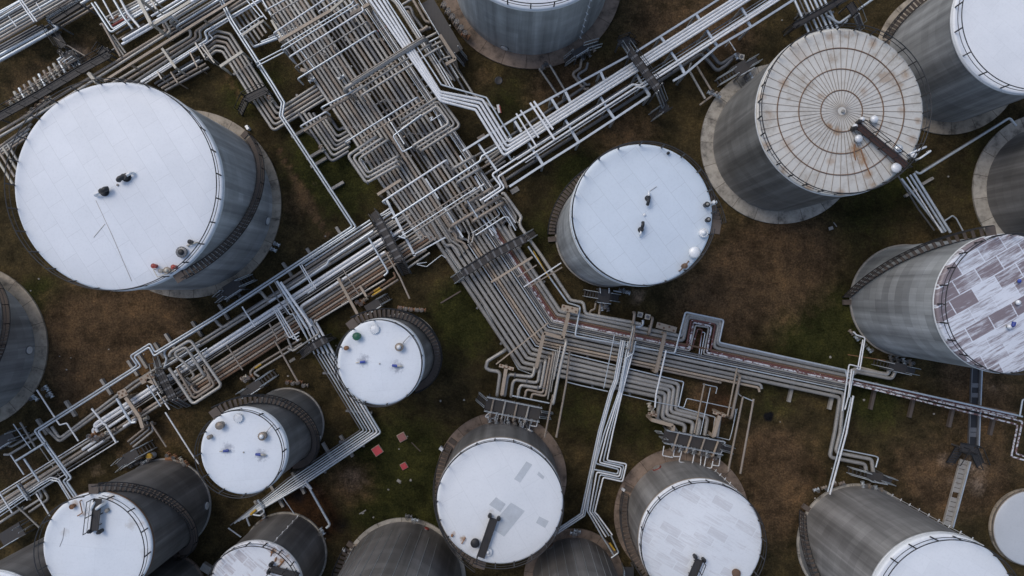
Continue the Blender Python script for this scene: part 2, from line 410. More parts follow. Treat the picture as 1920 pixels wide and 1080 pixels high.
def ground():
    xs = sorted(set([-1500, -800, -400, -200, -120] + [i * .55 - 66 for i in range(241)] + [120, 200, 400, 800, 1500]))
    ys = sorted(set([-1500, -800, -400, -200, -110] + [i * .55 - 38.5 for i in range(141)] + [110, 200, 400, 800, 1500]))
    nx, ny = len(xs), len(ys)
    me = bpy.data.meshes.new('ground')
    me.from_pydata([(x, y, 0) for y in ys for x in xs], [], [(j*nx+i, j*nx+i+1, (j+1)*nx+i+1, (j+1)*nx+i) for j in range(ny-1) for i in range(nx-1)])
    at = me.color_attributes.new('soil_mix', 'FLOAT_COLOR', 'POINT')
    at2 = me.color_attributes.new('wet_mix', 'FLOAT_COLOR', 'POINT')
    def fld(lst, px, py):
        t = 0
        for x, y, r, w in lst:
            d2 = ((px - x) ** 2 + (py - y) ** 2) / (r * r)
            if d2 < 6: t += w * math.exp(-d2 * 1.1)
        return t
    vals, vals2 = [], []
    for y in ys:
        for x in xs:
            px, py = x * S + 960, 540 - y * S
            vals += [fld(SOIL, px, py), fld(GREEN, px, py), fld(PALE, px, py), 1]
            vals2 += [fld(RED, px, py), fld(BLACK, px, py), 0, 1]
    at.data.foreach_set('color', vals); at2.data.foreach_set('color', vals2)
    m, n, l, b = nt('earth_and_grass')
    a = n.new('ShaderNodeVertexColor'); a.layer_name = 'soil_mix'
    a2 = n.new('ShaderNodeVertexColor'); a2.layer_name = 'wet_mix'
    se = n.new('ShaderNodeSeparateColor'); l.new(a.outputs[0], se.inputs[0])
    se2 = n.new('ShaderNodeSeparateColor'); l.new(a2.outputs[0], se2.inputs[0])
    g = n.new('ShaderNodeNewGeometry')
    big = noise(n, l, g.outputs['Position'], .16, 6, .65)
    mid = noise(n, l, g.outputs['Position'], .8, 6, .7)
    fine = noise(n, l, g.outputs['Position'], 5.5, 6, .75)
    spk = noise(n, l, g.outputs['Position'], 14, 3, .7)
    def soft(v, nz, lo, hi, gain=1.0):
        x = mth(n, l, 'ADD', v, mth(n, l, 'MULTIPLY', mth(n, l, 'SUBTRACT', nz, .5), gain))
        r = ramp(n, [(lo, (0, 0, 0)), (hi, (1, 1, 1))]); l.new(x, r.inputs[0]); return r.outputs[0]
    col = mixc(n, l, big.outputs[0], (.030, .027, .012), (.085, .060, .030))
    col = mixc(n, l, mth(n, l, 'MULTIPLY', soft(se.outputs[1], mid.outputs[0], .25, .85, 1.3), .85), col, mixc(n, l, fine.outputs[0], (.013, .018, .004), (.050, .053, .015)))
    col = mixc(n, l, mth(n, l, 'MULTIPLY', soft(se.outputs[0], mid.outputs[0], .35, .95, 1.1), .85), col, mixc(n, l, fine.outputs[0], (.058, .036, .020), (.17, .108, .062)))
    col = mixc(n, l, soft(se.outputs[2], mid.outputs[0], .30, .75, 1.0), col, mixc(n, l, fine.outputs[0], (.15, .105, .075), (.31, .23, .17)))
    col = mixc(n, l, mth(n, l, 'MULTIPLY', soft(se2.outputs[0], mid.outputs[0], .35, .9, .8), .7), col, (.045, .018, .010))
    col = mixc(n, l, soft(se2.outputs[1], mid.outputs[0], .5, .9, .7), col, (.010, .010, .012))
    r = ramp(n, [(.30, (.45, .45, .42)), (.52, (1, 1, 1)), (.75, (1.75, 1.7, 1.55))]); l.new(fine.outputs[0], r.inputs[0])
    col = mixc(n, l, 1.0, col, r.outputs[0], 'MULTIPLY')
    r = ramp(n, [(.32, (.55, .55, .52)), (.5, (1, 1, 1)), (.7, (1.35, 1.3, 1.2))]); l.new(mid.outputs[0], r.inputs[0])
    col = mixc(n, l, 1.0, col, r.outputs[0], 'MULTIPLY')
    r = ramp(n, [(.70, (0, 0, 0)), (.78, (1, 1, 1))]); l.new(spk.outputs[0], r.inputs[0])
    col = mixc(n, l, mth(n, l, 'MULTIPLY', r.outputs[0], .35), col, (.16, .13, .095))
    clump = noise(n, l, g.outputs['Position'], .30, 5, .62)
    r = ramp(n, [(.34, (.55, .56, .55)), (.5, (1, 1, 1)), (.66, (1.5, 1.42, 1.3))]); l.new(clump.outputs[0], r.inputs[0])
    col = mixc(n, l, 1.0, col, r.outputs[0], 'MULTIPLY')
    tuft = n.new('ShaderNodeTexVoronoi'); tuft.inputs['Scale'].default_value = 3.2; l.new(g.outputs['Position'], tuft.inputs['Vector'])
    r = ramp(n, [(.0, (1.35, 1.35, 1.2)), (.35, (1, 1, 1)), (.8, (.72, .72, .72))]); l.new(tuft.outputs['Distance'], r.inputs[0])
    col = mixc(n, l, .6, col, mixc(n, l, 1.0, col, r.outputs[0], 'MULTIPLY'))
    l.new(col, b.inputs['Base Color']); b.inputs['Roughness'].default_value = 1.0
    b.inputs['Specular IOR Level'].default_value = .1
    bp = n.new('ShaderNodeBump'); bp.inputs['Strength'].default_value = .6; bp.inputs['Distance'].default_value = .25
    l.new(mth(n, l, 'ADD', fine.outputs[0], mid.outputs[0]), bp.inputs['Height']); l.new(bp.outputs[0], b.inputs['Normal'])
    me.materials.append(m)
    o = bpy.data.objects.new('ground', me); COL.objects.link(o); o['kind'] = 'structure'
    o['label'] = 'dark grass and bare brown soil between the tanks'
    return o
ground()

# ------------------------------------------------------------------ storage tanks
def annulus(m, c, r0, r1, h, n=96, z0=0.0):
    """flat ring with an outer and inner face; UV runs along the ring"""
    c = V(c)
    for i in range(n):
        a0, a1 = 2*math.pi*i/n, 2*math.pi*(i+1)/n
        def q(r, a, z): return c + V((r*math.cos(a), r*math.sin(a), z))
        u0, u1 = a0*r1, a1*r1
        m.add([q(r0,a0,h), q(r1,a0,h), q(r1,a1,h), q(r0,a1,h)], [(0,1,2,3)], False, [[(u0,0),(u0,r1-r0),(u1,r1-r0),(u1,0)]])
        m.add([q(r1,a0,z0), q(r1,a1,z0), q(r1,a1,h), q(r1,a0,h)], [(0,1,2,3)], False, [[(u0,0),(u1,0),(u1,h),(u0,h)]])
SLAB = [m_slab('ring_slab_grey', (.40, .34, .265)), m_slab('ring_slab_brown', (.25, .185, .14)), m_slab('ring_slab_pale', (.42, .385, .33))]
TANKS = {}
def tank(key, bx, by, Rb, k, label, wallm, roofm, ring=None, slab=0, rise=.055, rail=True, railm='K', stair=None, rim='W', rimh=.38, lip=.0, vent_step=2.0, group='storage tanks', ladder=None):
    h = H * (1 - 1 / k); R = Rb / S; base = P(bx, by, 0)
    e = empty('storage_tank', base, label, 'tank', None)
    TANKS[key] = dict(e=e, h=h, R=R, b=base, k=k)
    n = 112
    m = MB()
    z0 = .0
    zt = h - rimh
    rows = 6
    for j in range(rows):
        za, zb = z0 + (zt - z0) * j / rows, z0 + (zt - z0) * (j + 1) / rows
        for i in range(n):
            a0, a1 = 2*math.pi*i/n, 2*math.pi*(i+1)/n
            def q(a, z): return base + V((R*math.cos(a), R*math.sin(a), z))
            m.add([q(a0,za), q(a1,za), q(a1,zb), q(a0,zb)], [(0,1,2,3)], True, [[(a0*R,za),(a1*R,za),(a1*R,zb),(a0*R,zb)]])
    wl = m.build('wall', wallm, e)
    # weld-free smooth shading: merge coincident corners
    import bmesh
    bm = bmesh.new(); bm.from_mesh(wl.data); bmesh.ops.remove_doubles(bm, verts=bm.verts, dist=1e-4); bm.to_mesh(wl.data); bm.free()
    # roof: shallow cone, rounded shoulder
    m = MB()
    rr = R + .05
    prof = [(rr - .0, zt), (rr + .02, h - .16), (rr - .05, h - .04), (rr - .18, h)]
    for f in (.8, .6, .4, .2, .07): prof.append((rr * f, h + rise * R * (1 - f)))
    prof.append((.0, h + rise * R))
    m.lathe(base, prof, n)
    m.build('roof', roofm, e)
    m = MB(); m.lathe(base, [(rr + .02, zt - .05), (rr + .07, zt - .03), (rr + .07, zt + .12), (rr + .03, zt + .16)], n)
    m.build('rim', rim, e)
    if ring:
        m = MB(); annulus(m, base, R - .05, ring / S, .22); m.build('foundation', SLAB[slab], e)
    else:
        m = MB(); annulus(m, base, R - .05, R + .14, .16); m.build('foundation', M['X'], e)
    if rail:
        m = MB(); np_ = max(12, int(2 * math.pi * R / vent_step)); gap = None
        if stair: gap = math.radians(stair[1])
        ra = R - .02; off = rnd.random()
        for i in range(np_):
            a = 2*math.pi*(i + off)/np_
            p = base + V((ra*math.cos(a), ra*math.sin(a), h - .03))
            m.bar(p, p + V((.06*math.cos(a), .06*math.sin(a), 1.14)), .10, .07)
        for zz, rad in ((1.1, .045), (.58, .030)):
            pts = []
            for i in range(145):
                a = 2*math.pi*i/144
                if gap is not None and abs((a - gap + math.pi) % (2*math.pi) - math.pi) < .5/R: 
                    continue
                pts.append(base + V(((ra+.05)*math.cos(a), (ra+.05)*math.sin(a), h + zz)))
            if gap is not None:
                s0 = int((gap % (2*math.pi)) / (2*math.pi) * len(pts)); pts = pts[s0:] + pts[:s0]
                big = max(range(len(pts)-1), key=lambda i: (pts[i+1]-pts[i]).length)
                if big not in (0,): pts = pts[big+1:] + pts[:big+1]
            m.tube(pts, rad, 5, False)
        m.build('railing', railm, e)
    if stair:
        spiral(e, base, R, *stair)
    if ladder is not None:
        a = math.radians(ladder); d = V((math.cos(a), math.sin(a), 0)); m = MB()
        m.tube([base + d*(R+.12) + V((0,0,.3)), base + d*(R+.12) + V((0,0,h+.1))], .03, 6)
        k2 = int(h / 1.5)
        for i in range(k2):
            m.bar(base + d*(R-.01) + V((0,0,.8+i*1.5)), base + d*(R+.3) + V((0,0,.8+i*1.5)), .08, .05)
        m.build('conduit', 'W', e)
    return e
def spiral(e, base, R, a0, a1, z0, z1, ccw, w=.78, tm='wood', sm='K'):
    """stair winding up the shell from angle a0 to a1"""
    a0, a1 = math.radians(a0), math.radians(a1)
    if ccw:
        while a1 < a0: a1 += 2*math.pi
    else:
        while a1 > a0: a1 -= 2*math.pi
    ri, ro = R + .12, R + .12 + w
    n = max(8, int(abs(a1 - a0) * R / .30))
    m = MB(); da = (a1 - a0) / n
    def q(r, a, z): return base + V((r*math.cos(a), r*math.sin(a), z))
    for i in range(n):
        a = a0 + da*(i + .5); z = z0 + (z1 - z0)*(i + .5)/n
        d = V((math.cos(a), math.sin(a), 0)); t = V((-math.sin(a), math.cos(a), 0))
        m.box(q((ri+ro)/2, a, z), d, t, V((0,0,1)), w/2 - .03, abs(da)*R*.47, .025)
    # landing at the top
    a = a1 + da*1.2
    d = V((math.cos(a), math.sin(a), 0)); t = V((-math.sin(a), math.cos(a), 0))
    m.box(q((ri+ro)/2 - .1, a, z1), d, t, V((0,0,1)), w/2 + .04, .42, .03)
    tr = m
    m = MB(); k = max(10, n)
    for r in (ri, ro):
        m.tube([q(r, a0 + (a1-a0)*i/k, z0 + (z1-z0)*i/k + .02) for i in range(k+1)], .05, 5)
    st = m.build('spiral_stair', sm, e)
    tr.build('treads', tm, st)
    m = MB()
    for hh, rad in ((1.0, .045), (.55, .03)):
        m.tube([q(ro, a0 + (a1-a0)*i/k, z0 + (z1-z0)*i/k + hh) for i in range(k+1)], rad, 5)
    for i in range(0, k+1, max(1, k//max(3, int(abs(a1-a0)*R/1.7)))):
        p = q(ro, a0 + (a1-a0)*i/k, z0 + (z1-z0)*i/k); m.bar(p, p + V((0,0,1.0)), .07, .07)
    m.build('handrail', sm, e)
    # first-step box at the foot
    a = a0 - da*1.5; d = V((math.cos(a), math.sin(a), 0)); t = V((-math.sin(a), math.cos(a), 0))
    if z0 < .3:
        m = MB(); m.box(q((ri+ro)/2, a, .18), d, t, V((0,0,1)), w/2, .26, .17); m.build('stair_foot', 'wood' if tm == 'wood' else 'X', e)
def roofz(T, x, y):
    """height of that tank's roof where photo pixel (x, y) falls on it"""
    z = T['h']
    for _ in range(4):
        p = P(x, y, z); r = math.hypot(p.x - T['b'].x, p.y - T['b'].y)
        z = T['h'] + .055 * T['R'] * max(0, 1 - r / T['R'])
    return z
def RP(key, x, y): T = TANKS[key]; return P(x, y, roofz(T, x, y))
def gooseneck(key, x, y, dx, dy, pm='W', hm='K', ln=14, r=.17):
    """curved roof vent: dark hood with a pale bent pipe; dx, dy = way it points in the photo"""
    T = TANKS[key]; p = RP(key, x, y); d = V((dx, -dy, 0)).normalized(); l_ = L(ln, T['h'])
    m = MB(); m.cyl(p, r*1.7, .12, 16); m.cyl(p + V((0,0,.12)), r*1.25, .45, 14, r*1.1)
    m.tube([p + V((0,0,.4)), p + d*.35 + V((0,0,.62)), p + d*.55 + V((0,0,.4))], r, 10, True, .2)
    hd = m.build('roof_vent', hm, T['e'])
    m = MB(); q = p - d*l_*.55
    m.tube([p + V((0,0,.25)), p - d*l_*.3 + V((0,0,.42)), q + V((0,0,.40)), q - d*.12 + V((0,0,.1))], r*.62, 10, True, .2)
    m.build('vent_pipe', pm, hd)
def hatch(key, x, y, r=.4, mat='X', h=.35, cap=None, name='manhole', bolts=True):
    T = TANKS[key]; p = RP(key, x, y); m = MB()
    m.lathe(p, [(r*1.0, 0), (r*1.0, h*.7), (r*1.15, h*.72), (r*1.15, h*.9), (r*.9, h), (r*.4, h*1.12), (0, h*1.15)], 20)
    if bolts:
        for i in range(14):
            a = 2*math.pi*i/14; m.cyl(p + V((r*1.05*math.cos(a), r*1.05*math.sin(a), h*.9)), .045, .06, 6)
    o = m.build(name, mat, T['e'])
    if cap:
        m = MB(); m.lathe(p + V((0,0,h*1.1)), [(r*.6, 0), (r*.6, .08), (r*.3, .14), (0, .15)], 16); m.build('lid', cap, o)
    return o
def mushroom(key, x, y, r=.42, h=.7, mat='W', stem='K'):
    T = TANKS[key]; p = RP(key, x, y); m = MB()
    m.lathe(p, [(r*.6, 0), (r*.6, h*.55), (r*.75, h*.56)], 16)
    s = m.build('breather_valve', stem, T['e'])
    m = MB(); m.lathe(p + V((0,0,h*.5)), [(r*.85, 0), (r, .02), (r, h*.2), (r*.8, h*.36), (r*.35, h*.45), (0, h*.47)], 20)
    m.build('hood', mat, s)
def roofpipe(key, pts, r, mat, lift=.25, name='roof_pipe'):
    T = TANKS[key]; m = MB(); w = [RP(key, *q) + V((0,0,lift)) for q in pts]
    m.tube([w[0] - V((0,0,lift))] + w + [w[-1] - V((0,0,lift))], r, 8, True, r*2.5); return m.build(name, mat, T['e'])
def gangway(key, x0, y0, x1, y1, w=16, mat='grate', railside=1, lift=.35, railm='K'):
    """walkway on the roof with a handrail along one side"""
    T = TANKS[key]; za = roofz(T, x0, y0) + lift; zb = roofz(T, x1, y1) + lift
    a, b = P(x0, y0, za), P(x1, y1, zb); ww = L(w, za)
    m = MB(); m.bar(a, b, ww, .07)
    d = (b - a).normalized(); sd = d.cross(V((0,0,1))).normalized()
    for s_ in (-1, 1): m.bar(a + sd*ww/2*s_ + V((0,0,.06)), b + sd*ww/2*s_ + V((0,0,.06)), .05, .12)
    n = 3
    for i in range(n):
        c = a.lerp(b, (i+.5)/n)
        for s_ in (-1, 1): m.bar(c + sd*ww*.4*s_, c + sd*ww*.4*s_ - V((0,0,lift+.1)), .07, .07)
    wk = m.build('roof_walkway', mat, T['e'])
    m = MB()
    for s_ in ((railside,) if railside else (-1, 1)):
        for hh, rad in ((1.05, .032), (.55, .022)):
            m.tube([a + sd*ww/2*s_ + V((0,0,hh)), b + sd*ww/2*s_ + V((0,0,hh))], rad, 6)
        n = max(2, int((b-a).length/1.3))
        for i in range(n+1):
            c = a.lerp(b, i/n) + sd*ww/2*s_; m.bar(c, c + V((0,0,1.07)), .06, .06)
    m.build('handrail', railm, wk)
    for s_ in (-1, 1):
        m = MB(); c = b + sd*ww*.62*s_ + d*.1; m.cyl(c - V((0,0,lift)), .16, .5, 12, .2); m.cyl(c + V((0,0,.5-lift)), .2, .22, 12, .12)
        m.build('vent_stub', 'K', T['e'])

M['gang'] = paint('dark_rusted_deck', (.055, .030, .024), .8, 0, dirt=(.12, .05, .03), amt=.5)
w_blue = m_wall('shell_blue_grey', (.36, .385, .39), .6, seed=3)
w_blue2 = m_wall('shell_bluish_streaked', (.36, .375, .385), .75, seed=11)
w_grey = m_wall('shell_grey', (.31, .32, .325), .6, seed=23)
w_dark = m_wall('shell_dark_grey', (.19, .187, .185), .6, seed=31)
w_dark2 = m_wall('shell_charcoal', (.165, .157, .152), .55, seed=43)
w_light = m_wall('shell_light_grey', (.37, .385, .39), .5, seed=53, panel=.4)
w_weath = m_wall('shell_weathered', (.205, .203, .195), .85, seed=61, panel=.3)
w_mid = m_wall('shell_mid_grey', (.255, .25, .245), .6, seed=71)

def spot(bx, by, k, x, y, r, col, amt, sf=2.0):
    h = H * (1 - 1/k); a, c = P(bx, by, 0), P(x, y, h + .3); return (c.x - a.x, c.y - a.y, L(r, h), col, amt, sf)
RUST, SOOT, DIRTY = (.33, .19, .085), (.20, .22, .27), (.45, .42, .38)
tank('A', 352, 383, 160, 1.2145, 'largest white roofed tank with two black vents and a curving wall stair', w_blue2, m_roof('roof_a', ang=58, line=.85), ring=176, slab=0, stair=(47, -54, .1, 12.2, False), vent_step=2.0)
tank('B', 996, -41, 145, 1.2015, 'blue grey tank cut by the top edge, beside the dark valve deck', w_blue, m_roof('roof_b'), ring=171, slab=1, ladder=-52)
tank('C', 1463, 270, 127, 1.223, 'weathered grey tank with a rusty ribbed roof like a spider web', w_weath, m_roof('roof_c', (.62, .595, .54), ang=10, pw=40, ph=40, line=1.0, stain=(.33, .29, .23), samt=.6, sthr=.55, sscale=.5, tint=.0, rust=.35, spots=[spot(1463,270,1.223,x,y,r,RUST,a,1.2) for x,y,r,a in ((1606,283,22,.9),(1620,300,16,.8),(1630,325,12,.7),(1556,236,10,.9),(1572,245,12,.7),(1597,243,10,.7),(1470,155,14,.6),(1694,207,12,.5),(1640,240,14,.5),(1500,100,30,.3),(1480,270,20,.35),(1715,260,16,.5),(1690,300,18,.5),(1445,215,14,.4),(1430,180,12,.7),(1438,270,14,.7),(1470,320,14,.6),(1520,350,14,.7),(1580,362,14,.6),(1640,345,14,.7),(1725,225,12,.7),(1700,140,14,.6),(1640,80,14,.6),(1560,65,14,.6),(1540,180,10,.5),(1620,170,12,.5),(1560,300,14,.5))]), ring=150, slab=2, rim='W', vent_step=1.4, rise=.045, rimh=.3)
tank('D', 1777, 115, 115, 1.18, 'tall grey tank with a blank bright white roof at the picture corner', w_grey, m_roof('roof_d', (.84,.85,.86), ang=42, line=.93), ring=138, slab=0, stair=(161, 30, .1, 10.5, False), vent_step=2.2)
tank('E', 1965, 355, 118, 1.2, 'dark grey tank on a wide pale ring at the picture edge', w_dark, m_roof('roof_e'), ring=143, slab=2, rail=False)
tank('F', 1698, 563.5, 103, 1.256, 'pale grey tank whose white roof paint peels to maroon plates', w_light, m_roof('roof_f', (.72,.74,.79), ang=-30, pw=2.1, ph=1.3, line=1.0, stain=(.165, .115, .12), samt=.88, sthr=.455, sscale=.8, streak=1, tint=.04, seed=3), stair=(177, 104, .1, 14.0, False), vent_step=1.5, rimh=.5)
tank('G', 1606, 1019, 109, 1.253, 'grey tank with a plain white roof by the bottom edge near the concrete trench', w_mid, m_roof('roof_g', (.80,.82,.84), ang=30, line=.93), ring=113, slab=2, stair=(149, 270, .1, 13.8, True), vent_step=1.9, ladder=58, rimh=.6)
tank('H', 1925, 987, 69, 1.010, 'low pale domed tank cut by the picture edge', w_mid, m_roof('roof_h', (.56,.58,.60), ang=12, line=.96), ring=72, slab=0, rail=False, rise=.1, rimh=.2, rim='N')
tank('I', 1277, 965, 103, 1.115, 'white roofed tank on a brown ring beside the yellowish manifold, grey scuffs on its roof', w_mid, m_roof('roof_i', (.80,.82,.84), ang=30, pw=2.0, ph=.9, line=.99, stain=(.46,.44,.445), samt=.42, sthr=.555, sscale=.9, streak=1, tint=.01, seed=9), ring=126, slab=1, stair=(158, 262, .1, 7.0, True), rim='N', vent_step=1.6, ladder=55, rimh=.3)
tank('J', 940, 894, 104, 1.128, 'white roofed tank with grey square patches and a dark roof gangway', w_dark, m_roof('roof_j', (.79,.81,.83), ang=60, pw=5, ph=2.4, line=.9, stain=(.52,.54,.56), samt=.0, tint=.02, spots=[spot(940,894,1.128,x,y,r,c,a,2.5) for x,y,r,c,a in ((868,1012,9,RUST,.8),(850,1003,7,RUST,.6),(921,958,8,DIRTY,.5),(912,1035,12,DIRTY,.35),(885,1030,14,DIRTY,.3))]), ring=122, slab=1, stair=(148, 250, .1, 7.7, True), rim='N', vent_step=1.7, rimh=.25)
tank('K', 757, 1087, 110, 1.3, 'charcoal tank with pale lines down its shell, beside the patched white roof', w_dark2, m_roof('roof_k'), ring=117, slab=2, rail=False, stair=(150, 230, .1, 8, True))
tank('L', 1076, 1084, 78, 1.28, 'small charcoal tank half hidden between two white roofed tanks at the bottom edge', w_dark2, m_roof('roof_l'), ring=94, slab=1, rail=False)
tank('M', 535, 1038, 76, 1.128, 'dark tank with orange rust on its streaked white roof', w_dark2, m_roof('roof_m', (.74,.76,.79), ang=42, pw=1.2, ph=.8, line=.99, stain=(.36,.31,.31), samt=.6, sthr=.56, sscale=.9, streak=1, tint=.01, spots=[spot(535,1038,1.128,x,y,r,RUST,a,2.5) for x,y,r,a in ((511,1035,9,1),(527,1056,9,1),(516,1051,6,.9),(538,1045,8,.7),(524,1040,8,.6))]), ring=79, slab=2, vent_step=1.5, rail=True, ladder=70, rimh=.25)
tank('N', 309.5, 946, 84.5, 1.196, 'dark tall tank with a railed white roof, roof bridge and black stair', w_dark2, m_roof('roof_n', (.78,.81,.84), ang=5, pw=5, ph=2.6, line=.92, spots=[spot(309.5,946,1.196,x,y,r,c,a,2.5) for x,y,r,c,a in ((244,985,16,DIRTY,.6),(138,948,12,RUST,.6),(155,965,8,RUST,.5),(262,985,10,RUST,.3),(270,1040,14,DIRTY,.4),(118,1000,12,DIRTY,.4),(205,935,10,RUST,.5))]), stair=(-72, 88, .2, 11.6, True), rim='B', vent_step=2.0)
tank('O', 325, 1098, 56, 1.2, 'black squat tank under the dark tall tank at the bottom edge', w_dark2, m_roof('roof_o'), ring=60, slab=1, rail=False)
tank('P', 160, 1062, 85, 1.22, 'charcoal tank mostly hidden behind the railed white roof in the bottom corner', w_dark2, m_roof('roof_p'), rail=False)
tank('Q', 539, 796, 67, 1.195, 'small dark walled tank, blue nozzles on its white roof, below the twin', w_dark, m_roof('roof_q', (.78,.81,.845), ang=-5, pw=4, ph=2.5, line=.93, spots=[spot(539,796,1.195,426,842,17,SOOT,.6,3.5),spot(539,796,1.195,489,854,18,SOOT,.7,3.5)], stain=(.42,.45,.50), samt=.0), stair=(-82, 122, .2, 11.3, True), vent_step=2.0)
tank('R', 754, 656, 66.5, 1.195, 'small white roofed tank with green and red hatches by the main rack', w_dark, m_roof('roof_r', (.78,.81,.845), ang=-5, pw=4, ph=2.5, line=.93, spots=[spot(754,656,1.195,681,676,17,SOOT,.6,3.5),spot(754,656,1.195,744,688,18,SOOT,.7,3.5)]), stair=(-72, 122, .2, 11.3, True), vent_step=2.0)
tank('S', -65, 650, 133, 1.2, 'grey tank cut by the picture edge with a broad concrete ring below the largest tank', w_grey, m_roof('roof_s'), ring=156, slab=0, rail=False, stair=(75, -80, 0.1, 11.6, False))
tank('T', 1141, 438, 98, 1.343, 'very tall tank with pale blue roof standing alone in the central clearing', w_light, m_roof('roof_t', (.655,.72,.785), ang=-127, pw=3.0, ph=1.4, line=.85, tint=.02), stair=(181, -6, .1, 17.6, False), vent_step=1.7, rimh=.55)

# roof fittings
gooseneck('A', 197, 360, 1, -.45, ln=26, r=.22); gooseneck('A', 238, 333, -1, .6, ln=24, r=.22)
roofpipe('A', [(180, 376), (210, 440), (247, 527)], .014, 'N', .02, 'seam_strip'); roofpipe('A', [(197, 420), (176, 445)], .02, 'C', .02, 'seam_strip')
hatch('A', 343, 473, .42, 'D', .3, 'K'); hatch('A', 293, 499, .17, 'R', .5, name='gauge_hatch'); hatch('A', 330, 501, .17, 'R', .5, name='gauge_hatch'); hatch('A', 317, 507, .25, 'N', .4, 'C')
hatch('A', 360, 454, .16, 'K', .4, name='gauge_hatch'); roofpipe('A', [(353, 461), (371, 455)], .07, 'C'); roofpipe('A', [(292, 505), (300, 520), (330, 508)], .04, 'C', .4); hatch('A', 305, 508, .16, 'X', .4, name='gauge_hatch')
hatch('A', 221, 347, .09, 'X', .08, bolts=False)
gooseneck('T', 1214, 372, -.15, 1, ln=16, r=.13); gooseneck('T', 1201, 431, .2, -1, ln=16, r=.13)
mushroom('T', 1300, 474, .46, .6, 'W', 'W'); hatch('T', 1317, 437, .32, 'W', .35, 'W'); hatch('T', 1325, 413, .16, 'K', .5, 'X', name='gauge_hatch'); hatch('T', 1322, 385, .17, 'K', .6, 'X', name='gauge_hatch')
hatch('T', 1334, 382, .16, 'W', 1.0, name='gauge_hatch', bolts=False); hatch('T', 1281, 499, .17, 'B', .6, name='gauge_hatch'); roofpipe('T', [(1273, 508), (1290, 490)], .05, 'B', .3); hatch('T', 1252, 288, .1, 'K', .3, name='gauge_hatch', bolts=False)
hatch('T', 1208, 403, .1, 'W', .1, bolts=False); roofpipe('T', [(1219, 358), (1231, 350)], .02, 'X', .04, 'seam_strip')
# ribbed roof of the rusty tank
Tc = TANKS['C']
def rr_pt(a, f):
    return Tc['b'] + V((Tc['R']*f*math.cos(a), Tc['R']*f*math.sin(a), Tc['h'] + .045*Tc['R']*(1-f) + .015))
for k in range(1):
    m = MB()
    for i in range(56):
        a = 2*math.pi*i/56
        for f0, f1 in ((.25, .5), (.5, .985)): m.bar(rr_pt(a, f0), rr_pt(a, f1), .036, .04)
    for i in range(36):
        a = 2*math.pi*i/36; m.bar(rr_pt(a, .05), rr_pt(a, .25), .026, .04)
    m.build('roof_rib', 'N', Tc['e'])
    for f in (.25, .51, .765):
        m = MB(); m.tube([rr_pt(2*math.pi*i/108, f) + V((0,0,.02)) for i in range(109)], .05, 5, False); m.build('roof_ring', 'B', Tc['e'])
hatch('C', 1580, 209, .13, 'X', .15, bolts=False, name='roof_boss')
for x, y, r in ((1634, 226, .33), (1605, 262, .33), (1611, 226, .2), (1598, 239, .2)): mushroom('C', x, y, r, .7, 'W', 'K')
mushroom('C', 1676, 316, .44, .6, 'W', 'N'); hatch('C', 1678, 281, .3, 'S', .6, 'W', name='gauge_hatch')
gangway('C', 1700, 312, 1608, 236, 12, 'gang', 0, .4, 'K')
for pts in ([(1603, 271), (1601, 286), (1604, 300)], [(1614, 280), (1622, 305), (1632, 328)]):
    roofpipe('C', pts, .05, 'O', .02, 'rust_run')
roofpipe('C', [(1700, 290), (1731, 277)], .09, 'W', .5); roofpipe('C', [(1716, 300), (1738, 285)], .08, 'W', .6); hatch('C', 1707, 292, .22, 'W', .5, name='gauge_hatch')
# twin small tanks
for key, dx, dy in (('R', 0, 0), ('Q', -255, 166)):
    def o(x, y): return x + dx, y + dy
    hatch(key, *o(703, 617), .36, 'W', .22, name='manhole'); roofpipe(key, [o(695, 617), o(698, 611), o(708, 611)], .025, 'O', .2)
    hatch(key, *o(671, 630), .30, 'E' if key == 'R' else 'N', .6, name='breather_valve'); hatch(key, *o(651, 652), .17, 'O' if key == 'R' else 'N', .5, name='gauge_hatch', bolts=False)
    hatch(key, *o(750, 650), .32, 'N', .5, 'W'); roofpipe(key, [o(756, 643), o(768, 630)], .03, 'X', .3)
    for x, y, s_ in ((681, 678, -1), (741, 685, 1)):
        T = TANKS[key]; x, y = o(x, y); p = RP(key, x, y); m = MB()
        m.cyl(p, .10, .25, 10); m.tube([p + V((-.22, .03*s_, .25)), p + V((.22, -.03*s_, .25))], .11, 10); v = m.build('nozzle', 'U', T['e'])
        m = MB(); m.tube([p + V((.2*s_, 0, .25)), p + V((.45*s_, -.05, .25)), p + V((.6*s_, -.1, .1))], .05 if s_ < 0 else .08, 8, True, .15); m.build('spout', 'C', v)
    hatch(key, *o(712, 682), .06, 'X', .06, bolts=False)
# gangways
gangway('J', 901, 1045, 926, 972, 14, 'grate', -1, .4); hatch('J', 891, 1016, .36, 'K', .45, name='manhole', bolts=False); roofpipe('J', [(866, 1018), (872, 1008)], .05, 'O', .2); hatch('J', 915, 1033, .33, 'W', .3, 'W'); hatch('J', 848, 1003, .1, 'O', .3, bolts=False)
gangway('I', 1296, 1085, 1311, 1049, 14, 'grate', 1, .4); hatch('I', 1379, 1073, .35, 'B', .3)
gangway('N', 184, 935, 177, 995, 14, 'grate', 1, .5); hatch('N', 203, 956, .16, 'X', .3, bolts=False); hatch('N', 139, 948, .17, 'O', .35); roofpipe('N', [(153, 938), (158, 960), (148, 966)], .045, 'O', .25); hatch('N', 172, 956, .35, 'W', .15)
roofpipe('N', [(178, 952), (184, 938)], .14, 'W', .6); roofpipe('N', [(189, 950), (198, 943)], .14, 'W', .7); roofpipe('N', [(121, 990), (118, 1010), (112, 1025)], .015, 'D', .02, 'seam_strip')
